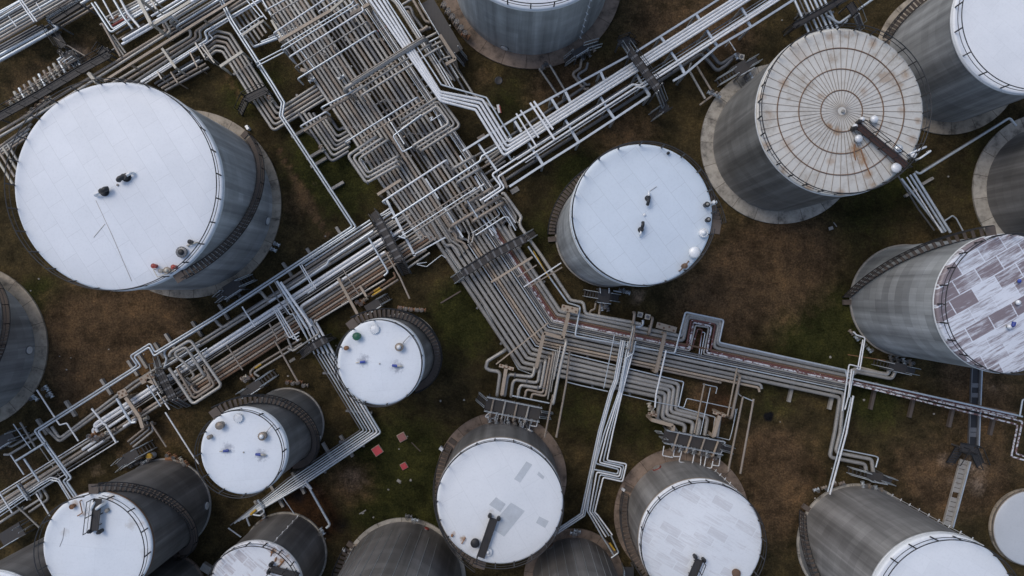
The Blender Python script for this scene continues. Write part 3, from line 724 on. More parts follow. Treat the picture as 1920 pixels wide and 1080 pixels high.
gangway('M', 560, 1080, 508, 1066, 12, 'grate', 0, .4); hatch('M', 511, 1034, .12, 'O', .15, bolts=False); roofpipe('M', [(523, 1062), (533, 1050)], .07, 'O', .03, 'rust_run'); roofpipe('M', [(516, 1052), (518, 1046)], .06, 'O', .03, 'rust_run'); roofpipe('M', [(508, 1042), (512, 1030)], .06, 'O', .03, 'rust_run')
for x, y in ((1904, 567), (1888, 612)):
    mushroom('F', x, y, .2, .5, 'W', 'X')
T = TANKS['F']; p = RP('F', 1891, 611); m = MB(); m.cyl(p, .1, .5, 10); m.tube([p + V((0,0,.5)), p + V((.1,.35,.5))], .16, 10); m.build('nozzle', 'U', T['e'])
mushroom('F', 1907, 527, .16, .4, 'U', 'T')
# grey replacement sheets on the patched roof: real plates lying on it
def plate(key, quad, name='patch_plate', mat=None):
    T = TANKS[key]; m = MB(); k = 7
    def at(u, v):
        x, y = lerp(lerp(quad[0], quad[1], u), lerp(quad[3], quad[2], u), v); return RP(key, x, y) + V((0,0,.02))
    vs = [at(i/k, j/k) for j in range(k+1) for i in range(k+1)]
    m.add(vs, [((j+1)*(k+1)+i, (j+1)*(k+1)+i+1, j*(k+1)+i+1, j*(k+1)+i) for j in range(k) for i in range(k)]); m.build(name, mat, T['e'])
mp_ = paint('bare_zinc_plate', (.52, .55, .58), .5, 0, amt=.1, vary=.03)
for q in ([(958, 942), (984, 958), (945, 1006), (918, 988)], [(930, 932), (948, 945), (938, 960), (917, 946)], [(987, 865), (998, 871), (975, 905), (964, 898)], [(1011, 968), (1029, 977), (1022, 990), (1005, 980)], [(1010, 884), (1021, 894), (1018, 899), (1007, 890)]):
    plate('J', q, mat=mp_)
# lines down the charcoal shell, manways at tank feet
def shell_strip(key, ang, z0, z1, mat='W', r=.022):
    T = TANKS[key]; a = math.radians(ang); d = V((math.cos(a), math.sin(a), 0)); m = MB()
    m.tube([T['b'] + d*(T['R']+.02) + V((0,0,z0)), T['b'] + d*(T['R']+.02) + V((0,0,z1))], r, 5); m.build('shell_seam', mat, T['e'])
for a in range(52, 140, 9): shell_strip('K', a, 1.2 + rnd.random()*2, 15, 'S', .02)
for a in range(48, 150, 12): shell_strip('L', a, 1.0, 15, 'S', .02)
def manway(key, ang, z=1.0, r=.38, mat='W', rim='D'):
    T = TANKS[key]; a = math.radians(ang); d = V((math.cos(a), math.sin(a), 0)); c = T['b'] + d*T['R'] + V((0,0,z)); m = MB()
    m.cyl(c - d*.05, r*1.2, .12, 20, None, d); o_ = m.build('manway', rim, T['e']); m = MB(); m.cyl(c + d*.08, r, .06, 20, None, d); m.build('cover', mat, o_)
manway('B', -110); manway('A', -12, 1.2); manway('S', -2, 1.1); manway('N', 2, .9); manway('Q', -20, 1.0); manway('I', 118, .8, .4, 'X', 'R'); manway('M', 118, .7, .4, 'B'); manway('L', 125, .7, .4, 'B'); manway('K', 66, .9, .25, 'R'); manway('J', 60, .9)
# painted number on the pale tank
T = TANKS['F']
fc = bpy.data.curves.new('digits', 'FONT'); fc.body = '0078'; fc.size = 1.7; fc.align_x = 'CENTER'; fc.extrude = .004; fc.offset = .035; fc.space_character = 1.15
fo = bpy.data.objects.new('digits', fc); COL.objects.link(fo)
dg = bpy.context.evaluated_depsgraph_get(); me = bpy.data.meshes.new_from_object(fo.evaluated_get(dg))
bpy.data.objects.remove(fo)
for v in me.vertices:
    a = math.radians(76) + v.co.x / T['R']; r = T['R'] + .03 + v.co.z
    v.co = V((r*math.cos(a), r*math.sin(a), 3.0 + v.co.y))
me.materials.clear(); me.materials.append(M['K'])
o_ = bpy.data.objects.new('painted_number', me); COL.objects.link(o_); o_.parent = T['e']

# ------------------------------------------------------------------ pipe racks
# the wide central rack, from the top edge down to the crossing (upper level runs, pipes about 0.25 m across)
G9 = ['G', 'G', 'N', 'G', 'G', 'N', 'G', 'D', 'G']
strip('the broad rack at the top edge', 'grass side', [(485, -8), (595, 158), (668, 268), (712, 338), (792, 452)], [(566, -8), (672, 152), (742, 256), (790, 330), (866, 448)], 10, [3.1, 2.7, 3.3, 2.8, 3.4, 2.6, 3.2, 2.9, 3.3, 3.1], 1.2, ['G', 'N', 'G', 'G', 'N', 'G', 'G', 'G', 'N', 'G'], sup=60, jit=6)
strip('the far half of the broad rack', 'dark gap', [(597, -8), (708, 158), (830, 344), (892, 440)], [(660, -8), (770, 158), (892, 344), (945, 424)], 7, [3.4, 2.9, 3.1, 3.5, 3.0, 3.3, 2.8], 1.2, ['G', 'N', 'G', 'D', 'G', 'G', 'N'], sup=60, jit=5)
strip('the thin lines beside the white pipes', 'broad rack', [(668, -8), (775, 152), (905, 344), (956, 420)], [(684, -8), (795, 160), (925, 352), (975, 424)], 5, [1.1, 1.4, 1.0, 1.6, 1.2], 1.5, ['S', 'G', 'D', 'W', 'G'], jit=8)
strip('the short edge lines on the rack flank', 'grass', [(530, 82), (560, 126)], [(556, 84), (592, 132)], 3, 1.6, 1.6, ['D', 'G', 'S'], jit=5)
# white lines on top of it
WL = [(688, -8), (826, 189), (892, 206), (945, 292), (1422, -12)]
WR = [(714, -8), (825, 172), (905, 187), (954, 267), (1377, -3)]
strip('the white run that turns twice', 'broad rack', WL, WR, 4, 2.6, [4.2]*5, ['W'], sup=0)
pipe([(645-1, -80), (722, -5), (828, 159), (912, 183), (958, 257)], 4.2, 1.7, 'S', 'slim silver pipe outside the white run that turns twice', drop2=2.2)
strip('the run beside the valve deck', 'white pipes', [(727, -8), (742, 6), (815, 122), (838, 160)], [(740, -8), (752, 8), (830, 128), (852, 166)], 3, [2.4, 1.4, 1.4], 3.0, ['G', 'W', 'S'])
pipe([(752, 10), (790, -12)], 3.0, 2.2, 'G', 'short grey pipe going off the top edge from the bend by the white run', drop=1.2)
pipe([(757, 28), (764, 21), (783, 60), (792, 57), (802, 50)], 1.6, 3.4, 'N', 'thick brown grey pipe with a hooked end near the valve deck')
pipe([(752, 18), (770, 12), (775, 30), (795, 56), (808, 52)], 1.2, 3.2, 'D', 'dark pipe behind the thick hooked one near the valve deck')
pipe([(771, -6), (798, 40), (806, 42)], 1.4, 2.8, 'N', 'brownish pipe from the top edge toward the valve deck')
pipe([(785, 5), (812, 47)], 2.2, 1.6, 'T', 'thin tan pipe along the valve deck edge', drop2=1)
strip('the cross run under the valve deck', 'top edge', [(798, 72), (845, 48)], [(806, 100), (850, 75)], 4, [2.4, 1.8, 2.2, 1.6], 1.5, ['G', 'S', 'G', 'G'])
strip('the slope below the tan bracket', 'white run', [(808, 80), (853, 152)], [(824, 76), (866, 142)], 3, 2.2, .8, ['D', 'S', 'D'])
strip('the dip beyond the tan bracket', 'white run', [(832, 105), (880, 185), (905, 195)], [(850, 118), (888, 178), (930, 205)], 2, 2.2, .8, ['D', 'G'])
pipe([(849, 104), (826, 112), (823, 120), (848, 150)], 1.8, 2.2, 'G', 'grey pipe with a square hook below the tan angle beam')
# long crossings on top of the broad rack
CR = 'crossings above the broad rack'
def cross(pts, z, r, mat, label, drop=2.0, drop2=2.0, **k): return pipe(pts, z, r, mat, label, None, drop, drop2, **k)
cross([(513, 62), (613, -4)], 3.6, 1.5, 'W', 'white crossing pipe topmost on the broad rack')
cross([(500, 18), (560, -14)], 3.6, 1.4, 'S', 'silver crossing pipe at the very top corner of the broad rack')
cross([(508, 30), (580, -12)], 3.6, 1.4, 'G', 'grey crossing pipe just below the top corner of the broad rack')
cross([(527, 88), (660, 7), (663, 1)], 3.8, 1.3, 'S', 'upper of the twin silver crossings below the tan beam')
cross([(530, 94), (672, 7)], 3.8, 1.3, 'S', 'lower of the twin silver crossings below the tan beam')
cross([(480, 118), (532, 91)], 3.0, 1.3, 'S', 'silver stub from the grass to the twin crossings, upper one')
cross([(482, 124), (534, 97)], 3.0, 1.3, 'S', 'silver stub from the grass to the twin crossings, lower one')
cross([(542, 107), (682, 20), (678, 13)], 3.8, 1.6, 'W', 'white crossing pipe with a kinked end below the twin silver ones')
cross([(553, 126), (688, 40)], 3.6, 1.5, 'G', 'grey crossing pipe, second above the long fat one')
cross([(558, 148), (705, 57)], 3.8, 1.8, 'S', 'silver crossing pipe just above the long fat one')
cross([(597, 22), (635, -2)], 3.6, 1.3, 'W', 'short white pipe above the tan beam near the top edge')
cross([(645, 167), (798, 72)], 4.4, 4.4, 'G', 'long fat grey crossing pipe over the white run', 2.0, 2.0)
cross([(658, 152), (795, 67)], 4.8, 1.4, 'N', 'thin pipe lying along the long fat crossing')
cross([(660, 176), (806, 83)], 4.0, 2.3, 'G', 'grey crossing pipe next below the long fat one')
cross([(677, 179), (822, 90)], 4.0, 2.3, 'G', 'grey crossing pipe, second below the long fat one')
cross([(662, 165), (740, 117)], 3.4, 1.3, 'T', 'thin tan pipe half under the long fat crossing')
cross([(602, 202), (683, 160)], 3.8, 1.8, 'S', 'silver pipe above the two stepped tan beams')
cross([(563, 237), (612, 209)], 3.4, 1.6, 'W', 'whitish pipe above the lower stepped tan beam')
cross([(647, 267), (783, 182)], 3.9, 1.7, 'S', 'pale pipe crossing the rack above the nested loops')
cross([(676, 262), (797, 187)], 3.6, 1.4, 'T', 'thin tan crossing pipe above the nested loops')
# nested loops hanging on the rack flank
strip('the three nested loops that hook over the grass', 'rack', [(705, 256), (652, 292), (687, 343), (745, 310)], [(727, 262), (672, 298), (690, 325), (747, 292)], 3, [3.0, 2.7, 2.6], 3.0, ['G'], drop=1.2, drop2=1.2, flange=[.62])
strip('the three big loops around the framed gap', 'white run', [(753, 224), (823, 181), (863, 236), (790, 282)], [(751, 243), (820, 198), (843, 231), (773, 274)], 3, [2.9, 2.4, 2.7], 3.2, ['G'], drop=1.4, drop2=1.4, flange=[.7])
pipe([(790, 215), (737, 255), (755, 285), (773, 275)], 3.4, 1.5, 'S', 'silver square bracket pipe beside the three big loops')
pipe([(805, 222), (812, 218), (806, 228), (828, 214)], 2.8, 1.3, 'S', 'small silver elbow inside the three big loops')
# pipes that turn back along the rack, on its grass flank
bends = [(622, 303), (625, 293), (627, 283), (630, 275), (632, 267), (633, 257), (635, 245)]
for i, (bx, by) in enumerate(bends):
    top = 212 if i < 4 else 219
    ex = [654, 656, 657, 657, 656, 655, 645][i]
    pipe([(bx - (by - top) / 1.47, top), (bx, by), (ex, by - (ex - bx) * .60)], 1.3 if i < 4 else .9, 2.9, 'G' if i % 3 else 'D', f'grey pipe, {ORD[i]} from the grass of the V shaped bends below the tan beams', 'V shaped bends below the tan beams')
strip('the five swinging pipes', 'rack', [(376, 80), (407, 58), (432, 64), (505, 178), (523, 205), (592, 161)], [(385, 112), (405, 95), (418, 97), (468, 177), (513, 245), (610, 185)], 5, 2.9, 1.0, ['G', 'G', 'N', 'G', 'G'], sup=80)
strip('the bends beside the swinging pipes', 'tan beam', [(560, 38), (518, 62)], [(566, 55), (476, 88)], 4, [2.4, 2.6, 2.6, 2.8], 1.0, ['D', 'D', 'S', 'S'])
strip('the steep pipes below the twin silver line', 'grass', [(440, 35), (476, 88)], [(468, 15), (500, 62)], 5, 2.5, .8, ['G', 'D', 'G', 'N', 'G'])
# long twin line from the top corner round to the bottom corner
TWIN = [(400, -30), (434, 40), (511, 160), (531, 193), (527, 217), (664, 425), (400, 597), (290, 664), (281, 647), (248, 668), (261, 686), (68, 808), (89, 838), (131, 896), (122, 902), (148, 940)]
for off, lab in ((-2.4, 'silver pipe of the long twin line that zigzags past the largest tank, tank side'), (2.4, 'silver pipe of the long twin line that zigzags past the largest tank, rack side')):
    q = []
    for i, p in enumerate(TWIN):
        a = TWIN[max(0, i-1)]; c = TWIN[min(len(TWIN)-1, i+1)]
        d1 = V((p[0]-a[0], p[1]-a[1])); d2 = V((c[0]-p[0], c[1]-p[1]))
        if d1.length < 1e-6: d1 = d2
        if d2.length < 1e-6: d2 = d1
        d1.normalize(); d2.normalize()
        n1 = V((-d1.y, d1.x)); n2 = V((-d2.y, d2.x)); mm = n1 + n2; mm = mm / max(.3, mm.dot(n1))
        q.append((p[0] + mm.x*off, p[1] + mm.y*off))
    pipe(q, 2.2, 1.9, 'S', lab, fl=2)
# ------------- lower rack: from the crossing down, then bending to run toward the far tank
OFFS = [(0,4.0,'G'),(10,4.0,'G'),(20,3.9,'G'),(29.5,3.9,'G'),(38.5,3.7,'G'),(46,1.3,'S'),(50.5,2.3,'N'),(56,2.4,'T'),(62.5,2.9,'G'),(70,3.7,'G'),(79,3.7,'G'),(85.5,1.4,'S'),(89.5,1.5,'G'),(93,1.4,'D'),(96.5,1.7,'G'),(100,1.9,'P'),(103.5,1.9,'Q'),(107,1.9,'B'),(112,3.7,'G'),(120,3.9,'G')]
def low(off, u):
    """point on the falling leg: offset px from the outermost pipe, u px up from the bend"""
    t = off / 120.0; b = lerp((976, 689), (1050, 583), t)
    return (b[0] - .5547*u, b[1] - .832*u)
def ese(off, x): return (x, 689 + (x - 976)*.213 - off/.978)
top_u = {0: 285, 10: 275, 20: 268, 29.5: 262, 38.5: 258}
for i, (o, r, mt) in enumerate(OFFS):
    u = top_u.get(o, 250 - (o*.35) + rnd.uniform(-8, 8))
    if o > 105: u = 190 if o > 115 else 200
    pts = [low(o, u), low(o, 0)]
    if o < 45 or o == 46:
        j = int(round(o / 9.7)); J = min(5, j)
        turn = [(1239, 745), (1248, 738), (1256, 731), (1264, 726), (1273, 720), (1282, 716)][J]
        mid = [(1231, 787), (1241, 784), (1249, 778), (1257, 772), (1266, 768), (1272, 763)][J]
        mid2 = [(1262, 800), (1285, 797), (1300, 792), (1313, 786), (1327, 782), (1341, 782)][J]
        end = [(1272, 816), (1282, 813), (1296, 814), (1307, 816), (1321, 816), (1336, 817)][J]
        pts += [turn, mid, mid2, end]
    elif o in (50.5, 56, 62.5):
        xe = {50.5: 1352, 56: 1422, 62.5: 1426}[o]
        pts += [ese(o, xe)]
        if o > 52: pts += [(xe + 2, ese(o, xe)[1] + 8)]
    elif o in (70, 79):
        xe = 1575 if o == 70 else 1582
        pts += [ese(o, xe)]
        if o == 70: pts += [(1565, 810), (1555, 857), (1622, 870), (1624, 886)]
        else: pts += [(1575, 812), (1566, 848), (1634, 861), (1637, 885)]
    elif o < 95:
        pts += [ese(o, 1584)]
    else:
        lp = {96.5: ((1293, 667), (1304, 610), (1329, 614), (1319, 668)), 100: ((1291, 659), (1300, 604), (1334, 612), (1325, 664)), 103.5: ((1287, 649), (1296, 600), (1341, 608), (1332, 658)), 107: None, 112: ((1281, 642), (1290, 594), (1348, 606), (1338, 653)), 120: ((1279, 633), (1288, 590), (1352, 602), (1344, 645))}[o]
        if lp: pts += [(lp[0][0], ese(o, lp[0][0])[1]), lp[1], lp[2], (lp[3][0], ese(o, lp[3][0])[1])]
        if o in (100, 103.5, 107): pts += [ese(o, 1592), (1905, ese(o, 1905)[1] - 2)]
        else: pts += [ese(o, 1592)]
        if o == 112: pts += [(1605, 697), (1672, 710), (1678, 697)]
        if o == 120: pts += [(1605, 692), (1664, 702), (1668, 692)]
    ln = 'lower rack with the bend'
    dp = None
    pipe(pts, 1.1 if r > 2 else 1.25, r, mt, f'{NAMES[mt]} pipe, {ORD[i]} from the grass corner, {ln}', f'pipes of the {ln}', dp, fl=2.2)
for i, (u, x) in enumerate(((60, 0), (140, 0), (200, 0))):
    support(low(-2, u), low(122, u), .72, f'low steel cross support, {ORD[i]} above the bend of the lower rack', 'supports under the lower rack')
for i, x in enumerate((1110, 1180, 1240)):
    support(ese(-2, x), ese(122, x - 22), .72, f'low steel cross support, {ORD[i]} after the bend of the lower rack', 'supports under the lower rack')
# silver edge line and outer pipe of the lower rack
pipe([(835, 468), (850, 490), (905, 570), (972, 692), (1000, 703)], .9, 1.3, 'S', 'thin silver line on the grass edge of the lower rack')
pipe([(940, 364), (945, 362), (978, 408), (973, 417), (977, 427), (1014, 478), (1070, 563), (1094, 567), (1097, 588), (1190, 605), (1202, 608)], 1.3, 3.3, 'G', 'thick grey outer pipe that steps round toward the central tank valves')
pipe([(990, 462), (1032, 522), (1065, 568), (1088, 575), (1078, 630), ese(86, 1265), (1285, 585), (1357, 600), (1348, 642), (1586, 694), (1588, 708), (1905, 778), (1917, 781)], 1.9, 1.8, 'S', 'bright silver line that frames the expansion loop and runs to the far edge')
pipe([(1297, 655), (1308, 617), (1317, 618), (1310, 655)], 1.2, 1.1, 'Q', 'maroon hairpin inside the expansion loop')
pipe([(1310, 670), (1316, 622), (1322, 624), (1314, 668)], 1.2, 1.0, 'S', 'thin silver hairpin inside the expansion loop')
# stubs and bends about the crossing
cross([(717, 378), (837, 300)], 4.2, 1.9, 'W', 'bright white crossing rod in the middle of the rack')
pipe([(735, 410), (900, 302), (903, 293), (923, 282), (960, 258)], 4.0, 2.1, 'S', 'long blue silver pipe with a small jog crossing the whole rack')
cross([(747, 437), (887, 348)], 3.8, 1.2, 'N', 'thin brown crossing pipe, upper of three below the long blue silver one')
cross([(752, 443), (885, 358), (892, 351)], 3.8, 1.2, 'S', 'thin silver crossing pipe between two others below the long blue silver one')
cross([(760, 446), (900, 356)], 3.9, 1.8, 'G', 'grey crossing pipe, lowest of three below the long blue silver one')
pipe([(747, 443), (760, 447)], 3.9, 1.8, 'S', 'stub end of the lowest crossing pipe', drop=1.5)
for k, (a, b, r, lb) in enumerate((((848, 317), (888, 293), 3.2, 'uppermost'), ((857, 342), (900, 315), 3.2, 'second'), ((873, 383), (922, 353), 3.2, 'third'), ((845, 425), (938, 369), 3.6, 'longest'), ((886, 415), (943, 380), 3.4, 'lowest'))):
    cross([a, b], 3.2, r, 'N' if k > 1 else 'G', f'{lb} of the capped sausage shaped pipes across the thin lines', .9, .9)
pipe([(937, 372), (946, 372), (968, 408), (964, 416), (954, 421), (958, 432), (970, 452)], 1.1, 3.0, 'G', 'grey pipe with a double bend inside the thick outer one')
pipe([(941, 383), (956, 405), (958, 412), (945, 415), (942, 424), (958, 450)], 1.1, 2.9, 'D', 'dark grey pipe with a hooked bend inside the thick outer one')
pipe([(892, 441), (945, 407), (953, 407), (967, 432)], 2.6, 1.5, 'S', 'silver goose bend crossing the thin lines')
pipe([(885, 437), (930, 408), (937, 402), (930, 390)], 2.4, 1.1, 'S', 'thin silver elbow above the silver goose bend')
pipe([(845, 425), (842, 433), (849, 435), (855, 431)], 1.3, 2.4, 'G', 'small grey return bend under the longest capped pipe')
strip('the stepped jog pipes below the crossing', 'grass', [(800, 400), (836, 461), (847, 459), (856, 468), (862, 480)], [(835, 385), (866, 431), (860, 445), (877, 450), (884, 460)], 4, [3.6, 2.6, 2.6, 2.4], 1.6, ['G', 'G', 'N', 'G'])
strip('the short kinked lines below the crossing', 'grass', [(862, 405), (880, 440), (878, 455)], [(872, 402), (888, 440), (885, 455)], 2, 1.8, 1.8, ['G', 'G'])
strip('the small square elbows between the racks', 'crossing', [(778, 428), (798, 447), (770, 462)], [(795, 432), (814, 447), (780, 472)], 3, 2.2, 1.2, ['G', 'D', 'G'])
# ------------- NE rack of white pipes towards the top edge
strip('the low white pair on the frame', 'tank side', [(900, 376), (940, 350), (922, 327), (1186, 158), (1200, 160), (1458, -5)], [(908, 378), (946, 352), (933, 332), (1194, 163), (1204, 164), (1468, -5)], 2, 1.9, 4.0, ['W'])
strip('the low dark pair under the frame', 'central tank', [(884, 383), (943, 340), (1210, 170), (1315, 100), (1345, 134), (1362, 122), (1373, 110)], [(872, 372), (935, 330), (1205, 160), (1322, 88), (1350, 122), (1370, 109), (1376, 105)], 2, 3.4, .9, ['D'])
strip('the dark pipes under the white run', 'grass', [(900, 297), (960, 253), (1093, 165), (1096, 160)], [(920, 315), (978, 268), (1110, 180), (1180, 133)], 3, 3.0, .9, ['D', 'G', 'D'])
strip('the thin lines beside the white run', 'white run', [(962, 297), (1440, -8)], [(985, 305), (1464, -6)], 4, [1.2, .9, 1.6, 1.0], 3.3, ['D', 'S', 'S', 'W'])
strip('the low lines at the crossing', 'white run', [(870, 305), (945, 262)], [(905, 330), (948, 302)], 4, 2.6, .9, ['D', 'G', 'N', 'D'])
pipe([(1011, 128), (1048, 182)], 1.0, 2.0, 'G', 'grey pipe from the top tank valves to the frame, one with a crossbar'); pipe([(1031, 122), (1070, 188)], 1.0, 2.0, 'G', 'grey pipe from the top tank valves to the frame, plain one')
strip('the zigzag pair below the top tank', 'grass', [(1090, 112), (1088, 128), (1072, 138), (1096, 168), (1104, 166)], [(1102, 118), (1099, 130), (1080, 142), (1100, 160), (1106, 158)], 2, 2.6, .9, ['N', 'D'])
pipe([(1291, 130), (1322, 185)], 1.2, 2.2, 'G', 'grey pipe between the frame and the rusty roofed tank, nearer the walkway'); pipe([(1304, 120), (1334, 170)], 1.2, 2.0, 'N', 'pale brown pipe between the frame and the rusty roofed tank, nearer the valve deck')
pipe([(1291, 130), (1296, 118)], 1.2, 1.8, 'G', 'short grey connector by the frame corner'); pipe([(1312, 197), (1345, 172)], .8, 2.0, 'N', 'dirty pipe lying at the foot of the ribbed tank')
pipe([(1368, 78), (1379, 95)], 2.2, 1.0, 'W', 'white rod above the valve deck of the ribbed tank', drop=.8)
# top edge group near the ribbed tank
strip('the silver group behind the ribbed tank', 'frame', [(1486, -8), (1516, 60)], [(1542, -8), (1572, 55)], 7, [2.4, 1.4, 2.4, 1.3, 2.6, 2.0, 2.5], 1.6, ['S', 'D', 'S', 'W', 'S', 'S', 'S'], sup=50)
pipe([(1552, 30), (1573, 44), (1640, -4)], 2.0, 2.4, 'S', 'silver pipe that turns off the group by the ribbed tank')
pipe([(1570, 54), (1590, 38), (1585, 33)], 1.6, 1.3, 'W', 'white elbow tucked at the ribbed tank edge')
pipe([(1690, 335), (1768, 436)], 2.2, 2.2, 'S', 'silver pipe, middle of the slope between rusty roof and peeling roof'); pipe([(1684, 330), (1722, 392), (1752, 432)], 1.4, 1.5, 'D', 'dark outer pipe on the slope between rusty roof and peeling roof')
pipe([(1700, 332), (1766, 436)], 2.4, 1.4, 'W', 'thin white pipe on the slope between rusty roof and peeling roof')
pipe([(1706, 328), (1773, 434)], 2.2, 2.3, 'S', 'wide silver pipe on the slope between rusty roof and peeling roof'); pipe([(1713, 325), (1782, 436)], 2.2, 2.6, 'S', 'widest silver pipe, outermost on the slope to the peeling roof')
pipe([(1716, 322), (1724, 326), (1893, 221), (1905, 236)], 1.8, 2.4, 'S', 'silver pipe from the rusty roof to the dark tank on the wide pale ring')
pipe([(1728, 320), (1886, 223)], 1.8, 1.0, 'D', 'thin dark line beside the silver pipe to the dark tank')
pipe([(1770, 415), (1786, 404), (1793, 410), (1806, 434)], .7, 1.4, 'S', 'small bent silver handrail pipe above the peeling tank stair')
# ------------- rack running down to the bottom corner
def sw(y0, x): return (x, y0 - .645*(x - 610))
RK = 'the long rack to the bottom corner'
SW = [(467,565,694,2.0,'S'),(474,572,697,2.0,'S'),(480.5,520,700,2.7,'N'),(489,440,740,2.9,'D'),(496.5,262,738,2.8,'G'),(504,240,770,2.9,'G'),(516,185,735,3.2,'W'),(524,182,752,3.2,'W'),(531,165,780,1.3,'D'),(536,165,775,1.3,'G'),(551,0,790,2.8,'N'),(558.5,-8,792,2.8,'G'),(566,330,803,2.7,'N'),(573,330,812,2.6,'B'),(580,345,818,2.6,'N'),(586.5,370,720,2.3,'B')]
for i, (y0, xa, xb, r, mt) in enumerate(SW):
    pts = [sw(y0, xb), sw(y0, xa)]
    if mt == 'W' and xa < 200:
        e = sw(y0, xa); pts += [(e[0] - 8, e[1] + 6), (e[0] - 2, e[1] + 20)]
    if y0 in (496.5, 504):
        pts = [sw(y0, xb), sw(y0, xa), (112, 828 if y0 > 500 else 822), ((87, 803) if y0 > 500 else (97, 800))]
        pts[1] = (262, 719) if y0 > 500 else (250, 718)
    pipe(pts, 1.2 if r < 3 else 1.35, r, mt, f'{NAMES[mt]} pipe, {ORD[i]} from the largest tank in {RK}', f'pipes of {RK}')
pipe([(700, 433), (617, 488), (613, 496), (560, 532), (505, 566)], 1.9, 3.0, 'S', f'bluish pipe with a small jog at the head of the long rack')
pipe([sw(545, 722), (562, 576), (581, 606)], 1.9, 3.0, 'W', 'white pipe that turns down toward the small tanks from the long rack')
pipe([sw(596, 722), (586, 606), (599, 625), (550, 658), (540, 653)], 1.5, 2.0, 'G', 'grey pipe on the outer edge that hooks round to the small walkway')
pipe([(743, 518), (690, 553)], 1.2, 2.2, 'B', 'rusty pipe with a yellow band going to the small white tank, upper'); pipe([(747, 524), (697, 556)], 1.2, 2.2, 'N', 'brown pipe with a yellow band going to the small white tank, lower')
pipe([(712, 539), (701, 546)], 1.2, 2.35, 'Y', 'yellow painted sleeve on the upper rusty pipe by the small tank'); pipe([(716, 543), (699, 554)], 1.2, 2.35, 'Y', 'yellow painted sleeve on the lower brown pipe by the small tank')
pipe([(691, 446), (697, 456), (728, 510), (720, 517)], 2.4, 2.0, 'S', 'silver pipe crossing the long rack beside the dark walkway')
pipe([(722, 470), (750, 520), (768, 560)], 2.4, 1.8, 'N', 'pale pipe running along the dark walkway toward the small tank'); pipe([(738, 510), (742, 520), (735, 523)], 2, 2.0, 'B', 'small rusty elbow beside the dark walkway')
pipe([(706, 418), (715, 405), (722, 402), (735, 394)], 1.6, 1.2, 'S', 'thin pale handrail pipe at the walkway head')
strip('the stubs under the dark walkway', 'grass', [(706, 408), (735, 388)], [(735, 440), (770, 416)], 6, [1.8, 2.2, 2.0, 2.6, 2.0, 2.4], 1.2, ['W', 'W', 'S', 'G', 'G', 'D'], jit=5)
strip('the beige stubs past the dark walkway', 'grass', [(757, 495), (800, 468)], [(765, 502), (806, 474)], 2, 2.2, 1.2, ['N', 'G'])
pipe([(688, 538), (640, 570)], 1.2, 1.3, 'T', 'thin tan pipe on the outer edge of the long rack')
# frame of rods over the rack near the small tanks
strip('the silver pair across the long rack', 'largest tank', [(519, 527), (577, 618)], [(526, 529), (584, 612)], 2, 2.4, 2.6, ['S', 'W'])
strip('the thin rods across the long rack', 'largest tank', [(512, 577), (543, 634), (561, 623)], [(520, 577), (558, 640), (560, 636)], 3, [1.4, 1.2, 1.4], 2.8, ['W', 'S', 'W'])
pipe([(534, 575), (544, 590), (549, 588), (575, 633)], 2.6, 1.2, 'S', 'thin silver rod with a jog across the long rack')
pipe([(502, 530), (521, 562), (540, 590)], 2.2, 1.2, 'D', 'thin dark rod leaning across the long rack'); pipe([(515, 528), (555, 596)], 2.4, 1.2, 'G', 'thin grey rod leaning across the long rack')
strip('the rods crossing the long rack', 'largest tank', [(562, 497), (587, 540)], [(566, 497), (592, 541)], 2, 1.1, 3.0, ['S', 'W'])
pipe([(577, 550), (590, 541)], 2.6, 1.3, 'S', 'short silver stub at the end of the white rods'); pipe([(643, 505), (674, 554)], 2.6, 1.2, 'N', 'thin brown rod crossing the outer pipes of the long rack')
pipe([(454, 575), (478, 613)], 2.6, 1.3, 'W', 'white rod over the long rack between the two loops groups'); pipe([(505, 607), (520, 635)], 2.6, 1.5, 'N', 'brown grey rod over the rusty pipes, upper'); pipe([(425, 646), (455, 694)], 2.6, 1.5, 'N', 'brown grey rod over the rusty pipes, lower')
pipe([(515, 638), (558, 715)], 2.2, 1.7, 'N', 'pale brown rod reaching down to the dark walled tank'); pipe([(534, 623), (548, 656), (555, 655)], 1.2, 2.0, 'G', 'bent grey pipe under the small walkway')
strip('the outlying pair by the small tanks', 'long rack', [(565, 635), (478, 688), (468, 698), (478, 712)], [(567, 643), (482, 695), (476, 700), (486, 706)], 2, 2.2, .8, ['N', 'G'])
pipe([(490, 682), (478, 690)], .8, 2.35, 'Y', 'yellow band on the outlying pair')
# wandering pipe between twin line and rack
pipe([(512, 560), (500, 561), (490, 548), (484, 546), (430, 580)], 1.4, 3.0, 'G', 'grey pipe with an S bend beside the twin line, upper'); pipe([(494, 553), (504, 568), (545, 540)], 1.2, 2.4, 'G', 'grey elbow that joins the long rack below the S bend')
pipe([(466, 592), (456, 590), (418, 614), (410, 608), (403, 599), (396, 601), (335, 640)], 1.3, 3.0, 'G', 'grey pipe with an S bend beside the twin line, lower')
pipe([(380, 613), (310, 656), (308, 664), (313, 673), (308, 690)], 1.6, 2.4, 'S', 'pale grey pipe hugging the twin line to its zigzag')
